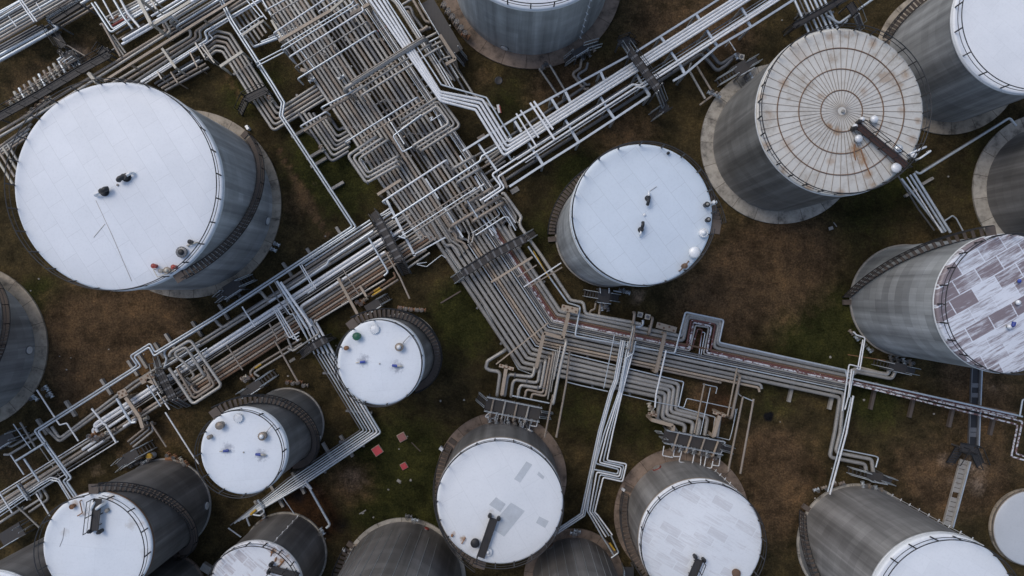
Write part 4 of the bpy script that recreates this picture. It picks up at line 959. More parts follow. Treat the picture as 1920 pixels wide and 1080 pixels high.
# expansion loops
strip('the big expansion loops over the long rack', 'zigzag', [(317, 668), (320, 660), (357, 637), (416, 723), (362, 758), (317, 690)], [(326, 674), (325, 666), (350, 650), (382, 704), (382, 704), (380, 700)], [0], 3.0, 2.4, ['G'], drop=1.2)
pipe([(357, 690), (324, 662), (349, 650), (383, 704)], 2.4, 2.9, 'G', 'inner grey loop over the long rack', None, 1.2, 1.2)
pipe([(382, 687), (403, 722), (364, 748), (331, 690)], 2.2, 2.6, 'N', 'middle brownish loop over the long rack', None, 1.2, 1.2)
pipe([(388, 700), (396, 720), (368, 738), (358, 724)], 2.1, 2.4, 'N', 'innermost loop corner over the long rack', None, 1.2, 1.2); pipe([(352, 690), (358, 695), (365, 705), (356, 712), (350, 708)], 1.2, 2.4, 'G', 'small grey return bend inside the loops')
pipe([(337, 703), (382, 745), (372, 752)], 1.6, 2.0, 'G', 'slim grey corner under the loops')
strip('the loop cross rods', 'zigzag', [(307, 688), (375, 645)], [(330, 690), (388, 652)], 2, 1.1, 2.4, ['S', 'S'])
# bottom corner piping
strip('the grey corner U bends', 'twin line', [(12, 830), (20, 838), (66, 812)], [(8, 852), (18, 852), (70, 820)], 2, 2.6, .8, ['G', 'G'])
BL = 'the lower corner lines'
for i, (y0, xa, xb, r, mt) in enumerate(((862, -8, 172, 1.2, 'W'), (868, -8, 176, 2.2, 'G'), (878, -8, 182, 2.4, 'G'), (888, 40, 205, 2.9, 'N'), (896, 70, 215, 1.4, 'D'), (903, 60, 222, 1.2, 'W'))):
    pipe([(xb, y0 - (xb - 100)*.62), (xa, y0 - (xa - 100)*.62)], 1.0, r, mt, f'{NAMES[mt]} pipe, {ORD[i]} from the grass plot in {BL}', f'pipes of {BL}')
for k, d_ in enumerate((0, 4.5)):
    pipe([(-8, 962+d_), (76, 906+d_), (95, 895+d_), (110-d_*.2, 898+d_), (134-d_, 936)], 1.8, 1.4, 'W' if k == 0 else 'S', f'{"white" if k == 0 else "silver"} line of the thin pair bending down to the railed roof')
pipe([(-8, 973), (68, 922), (105, 898)], 1.6, 1.1, 'S', 'third thin silver line beside the bending pair')
strip('the white bars across the corner', 'picture edge', [(-2, 922), (23, 962)], [(68, 925), (94, 968)], [0, 1], 1.5, 2.6, ['W', 'W'])
pipe([(20, 853), (45, 890)], 2.6, 1.3, 'W', 'white rod standing off the lower corner lines'); pipe([(32, 908), (52, 938)], 2.4, 1.9, 'S', 'silver rod between the white bars'); pipe([(37, 905), (58, 938)], 2.0, 1.6, 'D', 'dark rod beside the silver one'); pipe([(45, 860), (74, 903)], 2.4, 2.0, 'S', 'silver drop from the square frame'); pipe([(25, 795), (58, 842)], 2.6, 1.0, 'S', 'thin silver rod above the square frame'); pipe([(38, 792), (66, 838)], 2.0, 1.9, 'G', 'grey rod above the square frame')
pipe([(30, 864), (85, 830)], 2.8, 2.2, 'S', 'silver top bar of the square frame'); pipe([(73, 836), (112, 893)], 1.0, 1.0, 'G', 'thin grey line inside the square frame')
pipe([(98, 893), (57, 905), (58, 918), (72, 908)], 1.0, 2.6, 'G', 'grey bend beneath the silver drop'); pipe([(80, 915), (92, 935), (55, 960)], .9, 2.6, 'G', 'grey U bend beside the railed roof, outer'); pipe([(72, 918), (80, 933), (40, 958)], .9, 2.4, 'G', 'grey U bend beside the railed roof, inner'); pipe([(-8, 950), (70, 903)], 1.1, 2.4, 'D', 'dark line across the bottom corner')
pipe([(-8, 985), (45, 950)], .9, 2.6, 'G', 'grey pipe in the extreme bottom corner'); pipe([(28, 945), (75, 990)], 1.2, 1.8, 'G', 'grey pipe reaching the corner platform')
# valves end of white pipes and the brown corner
pipe([(219, 747), (246, 793), (255, 791)], 2.4, 2.6, 'S', 'silver pipe bridging the long rack at the anchor plate'); pipe([(172, 766), (195, 795), (200, 798)], 2.6, 1.9, 'W', 'white pipe crossing the rack, longer one'); pipe([(197, 795), (218, 830)], 2.6, 1.9, 'W', 'white pipe crossing the rack below the longer one')
pipe([(276, 722), (302, 762)], 2.6, 1.5, 'S', 'silver rod crossing by the dark loop walkway, upper'); pipe([(295, 735), (318, 768)], 2.6, 1.5, 'W', 'white rod crossing by the dark loop walkway, lower'); pipe([(288, 710), (305, 738)], 2.7, 2.0, 'X' if 'X' in NAMES else 'G', 'pale bar beside the dark loop walkway')
pipe([(310, 773), (360, 852), (373, 870)], 2.6, 1.4, 'W', 'long white rod reaching toward the small white tank'); pipe([(69, 731), (103, 783)], 2.6, 1.4, 'W', 'white rod by the concrete ring, upper'); pipe([(106, 788), (112, 797), (125, 793), (147, 827)], 2.6, 1.4, 'W', 'white rod with a dog leg beside the twin line')
strip('the dark corner beside the anchor plates', 'long rack', [(266, 790), (275, 800), (240, 828)], [(285, 790), (287, 808), (250, 838)], 3, 2.2, 1.2, ['N', 'D', 'G'])
pipe([(282, 792), (312, 838)], 1.6, 1.6, 'N', 'brown grey pipe reaching to the charcoal tank platform')
pipe([(205, 800), (250, 770)], 1.6, 2.8, 'W', 'thick white sleeve lying on the rack'); pipe([(232, 800), (255, 785)], 1.6, 2.6, 'W', 'short white sleeve on the rack'); pipe([(155, 843), (180, 826)], 1.5, 3.0, 'W', 'white insulated length on the corner lines, upper'); pipe([(166, 845), (195, 826)], 1.5, 2.6, 'W', 'white insulated length on the corner lines, lower')
# ------------- white bundle between the small tanks
strip('the white bundle round the small tanks', 'dark walled tank', [(590, 664), (676, 806), (540, 897), (432, 985)], [(625, 662), (714, 811), (570, 908), (478, 962)], 7, [1.0, 1.4, 1.3, 1.2, 1.55, 1.8, 1.9], 1.0, ['D', 'S', 'S', 'W', 'S', 'W', 'S'], sup=70)
strip('the bright start of the white bundle', 'dark walled tank', [(556, 592), (590, 664)], [(590, 600), (625, 662)], 5, [1.6, 1.8, 2.4, 2.6, 2.4], 1.4, ['S', 'W', 'W', 'S', 'W'])
pipe([(483, 937), (490, 948), (496, 960), (488, 967), (475, 965)], 1.4, 1.8, 'S', 'silver S pipe at the lower end of the white bundle'); pipe([(462, 970), (468, 986)], 1.0, 1.8, 'S', 'silver stub by the streaked roof tank'); pipe([(568, 914), (571, 908), (580, 915), (619, 984), (612, 990)], .8, 2.4, 'S', 'grey pipe dropping off the white bundle to the streaked roof tank')
pipe([(573, 903), (584, 917)], 1.2, 2.2, 'W', 'white stub where a pipe leaves the bundle'); pipe([(428, 990), (452, 1007)], 1.0, 1.4, 'S', 'silver crosspiece at the bundle end'); pipe([(530, 932), (552, 964)], 1.2, .9, 'S', 'thin silver rod by the streaked roof tank'); pipe([(480, 956), (470, 965)], 1.2, 2.3, 'Y', 'yellow sleeve at the bundle end')
# ------------- pipes dropping between the lower tanks
NS = 'the narrow run between lower tanks'
strip(NS, 'charcoal tank', [(1165, 637), (1152, 712), (1143, 735), (1122, 810), (1089, 963), (1035, 999)], [(1172, 639), (1158, 714), (1149, 736), (1128, 811), (1096, 967), (1038, 1005)], 3, 1.5, [2.0]*6, ['S', 'W', 'S'])
strip('the looped half of the narrow run', 'straight lines', [(1178, 640), (1160, 735), (1133, 812), (1117, 869), (1160, 880), (1158, 889), (1113, 880), (1101, 958), (1107, 968), (1130, 1008)], [(1192, 640), (1183, 680), (1166, 738), (1149, 811), (1138, 863), (1175, 870), (1167, 903), (1131, 895), (1115, 960), (1148, 1003)][0:1] + [(1166, 738), (1149, 811), (1138, 863), (1175, 870), (1167, 903), (1131, 895), (1115, 960), (1121, 966), (1148, 1003)], 4, 1.5, 2.0, ['S', 'W', 'S', 'W'])
strip('the tail of the looped run', 'charcoal tank', [(1130, 1008), (1138, 1020), (1150, 1040)], [(1145, 1003), (1160, 1036), (1146, 1046)], 2, 1.5, 1.2, ['S', 'S']); pipe([(1143, 1018), (1153, 1032)], 1.2, 1.7, 'Y', 'yellow marked end of the looped run')
for k, (dx, sp) in enumerate(((0, (1160, 612)), (5, (1168, 616)))):
    pipe([(1188 + dx*.6, 611), (1178 + dx, 655 + dx)], 2.8, 2.0, 'N' if k else 'G', 'pale pipe pair above the narrow run, ' + ('stouter' if k else 'slimmer') + ' one', None, 1.2, 1.2)
pipe([(1191, 643), (1187, 663), (1174, 671), (1163, 735)], 2.4, 1.4, 'S', 'silver pipe with a dog leg above the narrow run'); pipe([(1152, 627), (1132, 728)], 2.4, .9, 'S', 'thin silver rod across the bent rack')
# manifold pipes of the patched roof tank
MJ = 'manifold legs of the patched white roof tank'
for i, pts in enumerate((([(947, 657), (914, 677), (911, 690), (918, 694), (938, 697), (932, 742)], 3.5), ([(1003, 688), (999, 707), (955, 702), (951, 708), (946, 742)], 3.3), ([(1014, 682), (1008, 718), (965, 712), (961, 720), (958, 744)], 3.2), ([(1023, 676), (1014, 728), (977, 722), (973, 730), (971, 746)], 3.2), ([(1031, 670), (1018, 737), (987, 730), (984, 745)], 2.4), ([(1038, 662), (1023, 743), (998, 738), (996, 748)], 2.4), ([(1042, 660), (1027, 749)], 1.4), ([(1046, 656), (1033, 735)], 1.2), ([(1051, 650), (1038, 712)], 1.6))):
    pipe(pts[0], 1.9, pts[1], 'G' if i not in (4, 5) else 'N', f'{ORD[i]} of the nested {MJ}, counted from the grass', f'nested {MJ}', 1.0, .9, fl=2.2, flange=[.5] if 0 < i < 5 else False)
pipe([(1062, 640), (1050, 690), (1037, 758)], 3.4, 3.0, 'G', 'tall thick pipe rising across the bent rack', None, 1.0, 1.0); pipe([(1037, 740), (1021, 820)], 3.0, 1.9, 'N', 'slim pipe continuing below the tall thick one'); pipe([(1068, 660), (1062, 716), (1043, 820)], 2.6, 2.1, 'N', 'long pale pipe beside the patched roof tank manifold')
pipe([(1062, 716), (1090, 723), (1140, 734)], 1.4, 1.2, 'S', 'silver line on the lower edge of the bent rack'); pipe([(1166, 739), (1230, 754), (1282, 764), (1288, 747), (1372, 765), (1380, 768), (1376, 790)], 1.4, .9, 'S', 'thin white line wandering past the staircase bends')
pipe([(960, 742), (1030, 756)], 2.6, 1.5, 'S', 'silver header pipe above the patched roof tank manifold')
# rods standing over the other manifold
pipe([(1249, 657), (1230, 740), (1228, 764)], 2.8, 1.7, 'W', 'bright white rod over the bent rack beside the tan anchor')
pipe([(1382, 690), (1364, 780)], 2.6, 1.6, 'T', 'slim tan rod, first of the rods over the brown plot', None, None, .8); pipe([(1388, 704), (1371, 785)], 2.0, 3.0, 'N', 'thick rod over the brown plot', None, .9, .8); pipe([(1321, 719), (1302, 812)], 2.4, 1.5, 'T', 'long tan rod over the staircase bends'); pipe([(1332, 727), (1313, 815)], 2.4, .8, 'S', 'hair thin silver rod over the staircase bends')
pipe([(1393, 744), (1365, 884)], 2.0, 2.0, 'N', 'long pole pipe beside the brown plot, first'); pipe([(1413, 748), (1388, 888)], 2.0, 2.0, 'N', 'long pole pipe beside the brown plot, second'); pipe([(1393, 744), (1412, 752)], 2.0, 1.1, 'S', 'short tie between the long pole pipes'); pipe([(1386, 703), (1384, 738), (1390, 743)], 1.4, 1.2, 'G', 'bent grey pipe above the tie')
pipe([(1318, 720), (1345, 726), (1342, 738)], 1.4, .9, 'S', 'thin silver bracket on the brown plot'); pipe([(1382, 766), (1372, 810), (1368, 825), (1320, 814)], 1.0, .9, 'S', 'thin silver frame line under the rods')
strip('the upright pair beside the tan column', 'staircase bends', [(1343, 783), (1336, 817)], [(1351, 778), (1345, 818)], 2, [2.0, 2.6], 1.4, ['T', 'G'])
# risers by the peeling tank and lines to the far edge
pipe([(1600, 622), (1606, 628), (1622, 633), (1612, 694), (1606, 690)], 2.6, 1.3, 'W', 'white riser bending to the peeling tank foot, outer'); pipe([(1618, 637), (1608, 692)], 2.6, 1.3, 'W', 'white riser bending to the peeling tank foot, inner')
pipe([(1612, 688), (1592, 683), (1584, 740), (1579, 770)], 2.8, 1.3, 'W', 'white frame pipe over the far lines, tallest'); pipe([(1597, 692), (1590, 745), (1584, 768)], 2.6, 1.3, 'W', 'white frame pipe over the far lines, middle'); pipe([(1601, 695), (1592, 745)], 2.8, 1.5, 'S', 'silver frame pipe over the far lines')
pipe([(1600, 742), (1587, 812), (1556, 927)], 2.2, 1.8, 'W', 'white pipe down to the plain white roof tank'); pipe([(1596, 745), (1581, 812), (1552, 922)], 2.0, 1.5, 'S', 'silver pipe down to the plain white roof tank'); pipe([(1594, 770), (1577, 850)], 1.8, .9, 'Q', 'thin maroon line along the white pipe')
pipe([(1580, 843), (1640, 855), (1647, 858), (1642, 876)], 1.4, 1.3, 'S', 'pale line above the plain white roof valve deck'); pipe([(1612, 688), (1645, 696), (1655, 700)], 1.0, 1.2, 'C', 'cream line toward the peeling tank valve deck'); pipe([(1590, 665), (1660, 676)], .8, .9, 'O' if 'O' in NAMES else 'T', 'thin rusty line below the peeling tank')
pipe([ese(103.5, 1592), (1905, 787), (1917, 790), (1904, 850), (1925, 857)], 1.5, 1.7, 'P', 'flaking white pipe that turns down at the far edge, outer'); pipe([ese(99, 1592), (1900, 794), (1908, 797), (1896, 856), (1925, 864)], 1.5, 1.7, 'P', 'flaking white pipe that turns down at the far edge, inner'); pipe([(1912, 780), (1917, 750), (1930, 745)], 2.2, 1.6, 'S', 'silver riser cut by the far edge')
# ------------- top corner racks
strip('the corner rack cut by two picture edges', 'corner', [(-10, 28), (52, -6)], [(-10, 83), (146, -6)], 9, [2.4, 2.0, 2.6, 1.8, 2.6, 2.2, 2.6, 2.0, 2.6], 3.0, ['S', 'G', 'G', 'D', 'G', 'S', 'G', 'G', 'N'])
pipe([(174, -6), (96, 41), (101, 48), (110, 52), (-10, 119)], 2.0, 3.4, 'S', 'thick silver pipe with an S bend at the top corner, outer'); pipe([(156, -6), (89, 34), (91, 40)], 2.2, 3.2, 'S', 'thick silver pipe ending at the bend at the top corner', None, None, 1.0); pipe([(89, 55), (-10, 109)], 2.0, 3.2, 'S', 'thick silver pipe along the corner clearing')
strip('the dark lines under the corner rack', 'corner', [(-10, 92), (70, 48)], [(-10, 103), (92, 47)], 3, 2.0, .8, ['D'])
pipe([(33, -6), (38, 4), (64, 41)], 4.4, 1.3, 'W', 'white rod over the corner rack, first'); pipe([(38, -6), (42, 2), (69, 40)], 4.4, 1.3, 'W', 'white rod over the corner rack, second'); pipe([(-10, 32), (37, 3)], 4.4, 1.6, 'S', 'silver bar over the corner rack, upper'); pipe([(-10, 40), (40, 10)], 4.4, 1.6, 'S', 'silver bar over the corner rack, lower')
pipe([(16, 30), (31, 50)], 4.0, .9, 'W', 'thin white rod on the corner rack'); pipe([(68, 5), (77, 20)], 4.0, .9, 'W', 'thin white rod at the top of the corner rack'); pipe([(93, 65), (160, 105)], 1.6, 1.2, 'N', 'slim brown pole leaning over the corner clearing')
TM = 'the tangle above the largest tank'
strip(TM, 'top edge', [(200, 33), (272, -6)], [(218, 52), (345, -20)], 6, [2.4, 2.0, 2.6, 2.2, 2.6, 2.4], 1.8, ['G', 'G', 'S', 'G', 'W', 'S'], jit=4)
pipe([(208, 50), (238, 33)], 2.4, 2.2, 'R', 'red pipe in the tangle above the largest tank'); pipe([(206, 40), (222, 30)], 2.2, 1.8, 'O' if 'O' in NAMES else 'R', 'red stub in the tangle')
for i, p in enumerate(([(172, 6), (208, 61), (238, 42)], [(178, 4), (212, 55), (236, 40)], [(190, -6), (213, 36)], [(210, -6), (232, 32), (249, 55)], [(223, -6), (240, 26), (262, 52)], [(188, 47), (192, 44), (226, 106)], [(195, 50), (232, 104)], [(212, 66), (236, 100)])):
    pipe(p, 3.6 - i*.3, [2.0, 1.8, 1.6, 2.4, 2.4, 2.2, 2.2, 2.0][i], ['S', 'S', 'W', 'S', 'W', 'N', 'G', 'G'][i], f'steep pipe, {ORD[i]} of those through the tangle above the largest tank', 'steep pipes through the tangle')
pipe([(230, 75), (285, 43), (380, -8)], 3.6, 2.6, 'W', 'white pipe over the tangle, upper'); pipe([(229, 83), (286, 50), (320, 30)], 3.4, 2.6, 'W', 'white pipe over the tangle, lower', drop2=1.4); pipe([(318, 41), (395, -6)], 3.0, 2.6, 'G', 'grey pipe leaving the tangle by the top edge', drop=1.2); pipe([(330, 50), (375, 22), (420, -6)], 2.6, 2.4, 'S', 'silver pipe under the cream beam', drop=1.2)
strip('the top edge rack beside the tangle', 'tangle', [(285, 30), (345, -6)], [(305, 42), (390, -12)], 4, 2.2, 2.6, ['W', 'S', 'G', 'W'], jit=5)
pipe([(-10, 252), (110, 181), (313, 58), (306, 46)], 1.8, 2.6, 'N', 'grey pipe with a bent end passing above the largest tank, first'); pipe([(-10, 262), (118, 187), (321, 59), (311, 43)], 1.8, 2.6, 'G', 'grey pipe with a bent end passing above the largest tank, second')
for i, p in enumerate(([(150, 192), (238, 140), (358, 68), (357, 58), (352, 56)], [(160, 200), (240, 150), (368, 70), (366, 60), (460, -4)], [(170, 208), (243, 160), (377, 72), (374, 58), (384, 50), (478, -6)], [(265, 153), (390, 74), (383, 60), (497, -6)], [(270, 158), (400, 72), (390, 62), (505, -8)])):
    pipe(p, 1.7 - i*.05, [2.7, 2.7, 2.7, 2.4, 1.2][i], ['G', 'N', 'G', 'S', 'W'][i], f'pipe, {ORD[i]} of the jogged run from the largest tank to the top edge', 'jogged run from the largest tank')
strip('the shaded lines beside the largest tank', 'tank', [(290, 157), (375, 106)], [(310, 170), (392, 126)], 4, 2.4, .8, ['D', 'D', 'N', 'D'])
pipe([(256, 160), (297, 136), (378, 85)], 1.9, 1.9, 'W', 'white pipe nearest the roof edge of the largest tank'); pipe([(335, 135), (375, 112)], 1.2, 2.0, 'S', 'short silver pipe in the shade beside the largest tank')
strip('the lines behind the largest tank', 'picture edge', [(-10, 282), (60, 232)], [(-10, 300), (50, 258)], 4, 2.3, 1.0, ['N', 'G', 'G', 'N'])
strip('the bars behind the largest tank', 'picture edge', [(-10, 290), (24, 345)], [(14, 270), (36, 306)], 4, 2.4, 1.6, ['C', 'N', 'C', 'G'])
strip('the hooked pipes over the corner clearing', 'corner', [(108, 113), (132, 96), (136, 98), (150, 122)], [(120, 118), (125, 110), (131, 112), (140, 126)], 3, 2.5, 1.0, ['S', 'G', 'S'])
print('PIPES', len(PIPES))

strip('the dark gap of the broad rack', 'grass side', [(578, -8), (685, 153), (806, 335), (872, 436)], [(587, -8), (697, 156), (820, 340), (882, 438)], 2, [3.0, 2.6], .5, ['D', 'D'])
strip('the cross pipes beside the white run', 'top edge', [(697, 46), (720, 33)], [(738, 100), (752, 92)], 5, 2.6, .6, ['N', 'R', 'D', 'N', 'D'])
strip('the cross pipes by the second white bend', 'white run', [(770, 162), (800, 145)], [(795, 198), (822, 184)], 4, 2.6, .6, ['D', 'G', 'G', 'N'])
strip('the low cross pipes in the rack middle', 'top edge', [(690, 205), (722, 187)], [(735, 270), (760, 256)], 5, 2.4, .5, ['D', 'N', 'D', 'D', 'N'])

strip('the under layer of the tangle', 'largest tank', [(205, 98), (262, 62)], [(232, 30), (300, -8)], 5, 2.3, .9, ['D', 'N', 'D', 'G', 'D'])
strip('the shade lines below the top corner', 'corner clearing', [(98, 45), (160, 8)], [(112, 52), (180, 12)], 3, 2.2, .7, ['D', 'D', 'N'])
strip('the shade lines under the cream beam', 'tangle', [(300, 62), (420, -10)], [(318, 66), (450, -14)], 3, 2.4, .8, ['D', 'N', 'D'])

# ------------------------------------------------------------------ steel frame carrying the white run (one rigid frame: rails, crossbars, posts)
def frame(label, rails, bars, z, mat='S', w=4.2, group=None, posts=True):
    allp = [P(*q, z) for r in rails for q in r]
    c = sum(allp, V((0,0,0))) / len(allp)
    e = empty('pipe_rack_frame', (c.x, c.y, 0), label, 'steel frame', group)
    for r in rails:
        m = MB()
        for a, b in zip(r, r[1:]): m.ibeam(P(*a, z), P(*b, z), L(w, z), .22)
        m.build('rail', mat, e)
    for a, b in bars:
        m = MB(); A_, B_ = P(*a, z - .02), P(*b, z - .02); d = (B_ - A_).normalized() * .03
        m.ibeam(A_ + d, B_ - d, L(w*1.25, z), .2); m.build('crossbar', mat, e)
        if posts:
            for q in (a,):
                t = P(*q, z - .14); m = MB(); m.bar((t.x, t.y, 0), t, .2, .2); m.build('post', mat, e)
    return e
frame('long silver steel frame rail with posts on the top tank side of the white run', [[(868, 283), (977, 215), (1033, 184), (1193, 97), (1307, 25), (1352, -4)]],
      [((965, 227), (978, 248)), ((1033, 184), (1048, 208)), ((1060, 172), (1072, 197)), ((1126, 135), (1136, 158)), ((1238, 69), (1248, 82)), ((1305, 27), (1314, 41))], 3.6, w=3.6)
frame('long silver steel frame rail with posts on the central tank side of the white run', [[(955, 350), (1018, 309), (1085, 267), (1152, 223), (1218, 179)], [(1284, 139), (1344, 88), (1406, 52), (1484, 2), (1496, -6)], [(1284, 139), (1262, 152)]],
      [((1018, 309), (1004, 287)), ((1085, 267), (1071, 245)), ((1152, 223), (1138, 203)), ((1218, 179), (1205, 160)), ((1284, 139), (1272, 117)), ((1344, 86), (1338, 77)), ((1407, 50), (1402, 41))], 3.5, w=4.0)
for i, (a, b) in enumerate((((991, 268), (1003, 287)), ((1060, 225), (1071, 243)), ((1126, 182), (1137, 201)), ((1193, 139), (1204, 158)), ((1258, 98), (1270, 115)), ((1325, 57), (1337, 76)), ((1390, 15), (1400, 31)))):
    beam(a, b, 3.7, 4.0, 'S', f'short silver crossbar under the white run, {ORD[i]} from the rack crossing', 'silver crossbars under the white run', h=.2)
frame('silver bracket posts over the end of the white run, nearer the crossing', [[(968, 213), (1006, 275)], [(976, 207), (1010, 258)]], [], 4.9, 'W', 2.6, posts=False)
frame('silver bracket posts over the end of the white run, nearer the tank', [[(994, 193), (1040, 262)], [(1001, 190), (1037, 243)]], [], 4.9, 'W', 3.2, posts=False)
beam((897, 270), (933, 322), 3.2, 3.6, 'S', 'silver beam with grooves at the foot of the white run, crossing the low grey lines', h=.2)
beam((938, 322), (951, 352), 1.8, 4.5, 'N', 'tan end beam of the low dark lines beside the white elbow', h=.2)
pipe([(948, 283), (960, 302), (965, 294)], 3.0, 2.4, 'S', 'blue silver bracket at the corner of the white run')
# tan and cream beams over the rack
TB = 'tan beams over the broad rack'
beam((523, 77), (620, 20), 3.3, 5.5, 'T', 'long tan beam across the broad rack near the top edge'); beam((620, 20), (650, -6), 3.4, 4.5, 'C', 'cream beam continuing the long tan one to the top edge', posts=False)
beam((657, 28), (692, 8), 3.2, 5.5, 'T', 'short tan beam beside the white run at the top edge'); beam((509, 38), (530, 74), 2.8, 4.0, 'C', 'cream upright beam on the grass flank of the rack')
beam((607, 210), (658, 180), 3.3, 4.5, 'T', 'upper of two stepped tan beams on the rack flank'); beam((570, 245), (613, 218), 3.0, 4.5, 'T', 'lower of two stepped tan beams on the rack flank')
beam((708, 365), (752, 337), 3.0, 5.0, 'T', 'tan beam under the white rod below the nested loops'); beam((564, 130), (574, 134), 2.6, 6, 'T', 'stubby tan bracket at the rack flank')
beam((825, 66), (854, 111), 3.4, 5.5, 'T', 'tan beam of the angled bracket below the valve deck'); beam((854, 111), (836, 121), 3.4, 5.5, 'T', 'short tan arm closing the angled bracket', posts=False)
beam((634, 522), (672, 592), 2.8, 5.0, 'T', 'tan beam across the long rack near the small white tank'); beam((675, 536), (687, 556), 2.6, 4, 'T', 'tan stub beam beside the yellow sleeves')
beam((921, 529), (998, 482), 3.0, 4.0, 'T', 'tan beam across the lower rack beside the central tank'); beam((930, 683), (1027, 606), 2.4, 2.2, 'T', 'slim tan bar across the bend of the lower rack')
beam((971, 519), (1006, 497), 3.2, 2.0, 'N', 'thin grey bar across the lower rack below the tan beam'); beam((982, 538), (1052, 493), 3.6, 2.2, 'W', 'white bar reaching to the central tank, upper'); beam((990, 539), (1054, 501), 3.4, 2.4, 'N', 'rusty white bar reaching to the central tank, lower')
beam((985, 495), (998, 482), 2.6, 3, 'C', 'cream stub at the end of the tan beam by the central tank'); pipe([(1000, 470), (1030, 522)], 2.0, 1.0, 'Y', 'thin yellowish line beside the outer thick pipe')
beam((240, 124), (385, 33), 2.9, 4.6, 'T', 'long tan beam beside the jogged run near the largest tank'); beam((385, 33), (452, -8), 2.9, 4.2, 'N', 'brownish end of the long beam by the jogged run', posts=False); beam((240, 124), (196, 152), 2.9, 4.2, 'T', 'lower end of the long tan beam at the roof edge', posts=False)
beam((257, -6), (284, 46), 4.2, 6.0, 'C', 'cream beam standing over the tangle'); beam((284, 48), (357, 3), 4.0, 5.0, 'C', 'cream beam running to the top edge from the tangle', posts=False); beam((280, -6), (293, 17), 4.0, 3.2, 'C', 'short cream beam at the top edge over the tangle')
beam((304, 91), (330, 128), 2.8, 4.2, 'C', 'pale beam across the jogged run above the largest tank'); beam((413, 125), (455, 97), 2.6, 5.0, 'C', 'pale beam across the five swinging pipes'); beam((166, 137), (181, 155), 2.6, 6.0, 'C', 'pale plate beam at the roof edge of the largest tank'); beam((295, 134), (303, 148), 2.4, 2.4, 'G', 'little silver bracket by the shaded lines')
beam((455, 66), (495, 38), 2.6, 3.6, 'C', 'cream beam over the steep pipes'); pipe([(450, 58), (492, 30)], 2.8, 1.3, 'S', 'silver rod over the steep pipes, upper'); pipe([(450, 66), (485, 42)], 2.6, 1.1, 'S', 'silver rod over the steep pipes, lower')
for i, (a, b) in enumerate((((366, 80), (384, 108)), ((381, 82), (398, 110)), ((378, 88), (402, 118)), ((356, 98), (370, 126)), ((320, 135), (333, 155)))):
    beam(a, b, 2.2, 2.4, 'G' if i < 3 else 'N', f'short bracket arm, {ORD[i]} of those under the jogged run', 'bracket arms under the jogged run')
pipe([(463, 1), (490, 33), (494, 30)], 3.4, 1.3, 'S', 'silver rod hanging at the corner of the broad rack, first'); pipe([(470, -4), (500, 36)], 3.4, 1.3, 'W', 'silver rod hanging at the corner of the broad rack, second'); pipe([(490, -4), (508, 28)], 3.4, 1.5, 'S', 'silver rod hanging at the corner of the broad rack, third')
# blue silver girders standing along the rack
GS = []
for i, (a, b, w) in enumerate((((725, 375), (778, 480), 4.2), ((798, 335), (822, 372), 3.2), ((833, 389), (868, 445), 3.2), ((862, 292), (880, 320), 3.0), ((890, 330), (906, 358), 3.4), ((728, 222), (758, 270), 2.2), ((816, 210), (829, 238), 2.6), ((775, 478), (835, 445), 2.4), ((677, 298), (692, 322), 2.2))):
    beam(a, b, 2.5, w, 'S', ['silver girder from the crossing to the square corner by the dark walkway', 'silver girder piece below the bright white rod', 'silver girder piece between jog pipes and capped pipes', 'silver girder piece by the uppermost capped pipe', 'silver girder piece by the second capped pipe', 'slim silver girder in the bracket beside the big loops', 'silver post piece inside the three big loops', 'silver bar closing the square corner below the crossing', 'pale bar inside the nested loops'][i], h=.16)
pipe([(800, 492), (776, 495), (800, 500), (828, 478), (838, 485)], 1.2, 1.0, 'S', 'thin line skirting the square corner below the crossing')
pipe([(865, 286), (903, 262), (965, 222)], 3.0, 1.3, 'G', 'grey rod from the rack to the frame rail')
pipe([(843, 250), (866, 287)], 2.4, .9, 'S', 'thin rod below the three big loops'); pipe([(876, 376), (896, 408)], 3.4, 1.5, 'S', 'silver bar leaning over the thin lines'); pipe([(880, 363), (908, 345)], 3.4, 1.5, 'W', 'short white bar above the thin lines')
strip('the pale bars over the thin lines', 'crossing', [(906, 412), (925, 442)], [(912, 408), (931, 437)], 2, 1.3, 2.4, ['W', 'S'])
strip('the grey dashes over the thin lines', 'crossing', [(868, 368), (888, 356)], [(894, 402), (930, 438)], 2, 1.2, 2.4, ['G', 'S'])
# tan T shaped anchors with round holes
def anchor(pts, head, label, z=2.4, mat='T'):
    c = P(*pts[0], z); e = empty('anchor_frame', (c.x, c.y, 0), label, 'steel anchor')
    m = MB()
    for a, b in zip(pts, pts[1:]): m.bar(P(*a, z), P(*b, z), L(6.5, z), .2)
    m.build('arm', mat, e)
    a, b = P(*head[0], z + .02), P(*head[1], z + .02); d = (b - a).normalized(); sd = d.cross(V((0,0,1))).normalized(); w = L(head[2], z)
    m = MB(); m.bar(a, b, w, .16); hp = m.build('head_plate', mat, e)
    n = max(4, int((b - a).length / .42)); m = MB()
    for i in range(n):
        f = (i + .5) / n
        m.cyl(a.lerp(b, f) + sd * w * (.2 if i % 2 else -.2) + V((0,0,.075)), .11, .02, 10)
    m.build('bolt_hole', 'B', hp)
    for q in (pts[0], pts[-1]):
        t = P(*q, z - .12); m = MB(); m.bar((t.x, t.y, 0), t, .25, .25); m.build('post', mat, e)
anchor([(1066, 588), (1055, 634), (1020, 624), (1005, 690)], [(1053, 576), (1084, 583), 11], 'tan stepped anchor frame with a holed head plate at the bend of the lower rack')
anchor([(1247, 625), (1230, 697)], [(1231, 609), (1268, 619), 11], 'tan anchor frame with a holed head plate in front of the expansion loop')
anchor([(949, 690), (941, 740)], [(936, 685), (963, 692), 6], 'tan T shaped anchor at the corner below the bend')
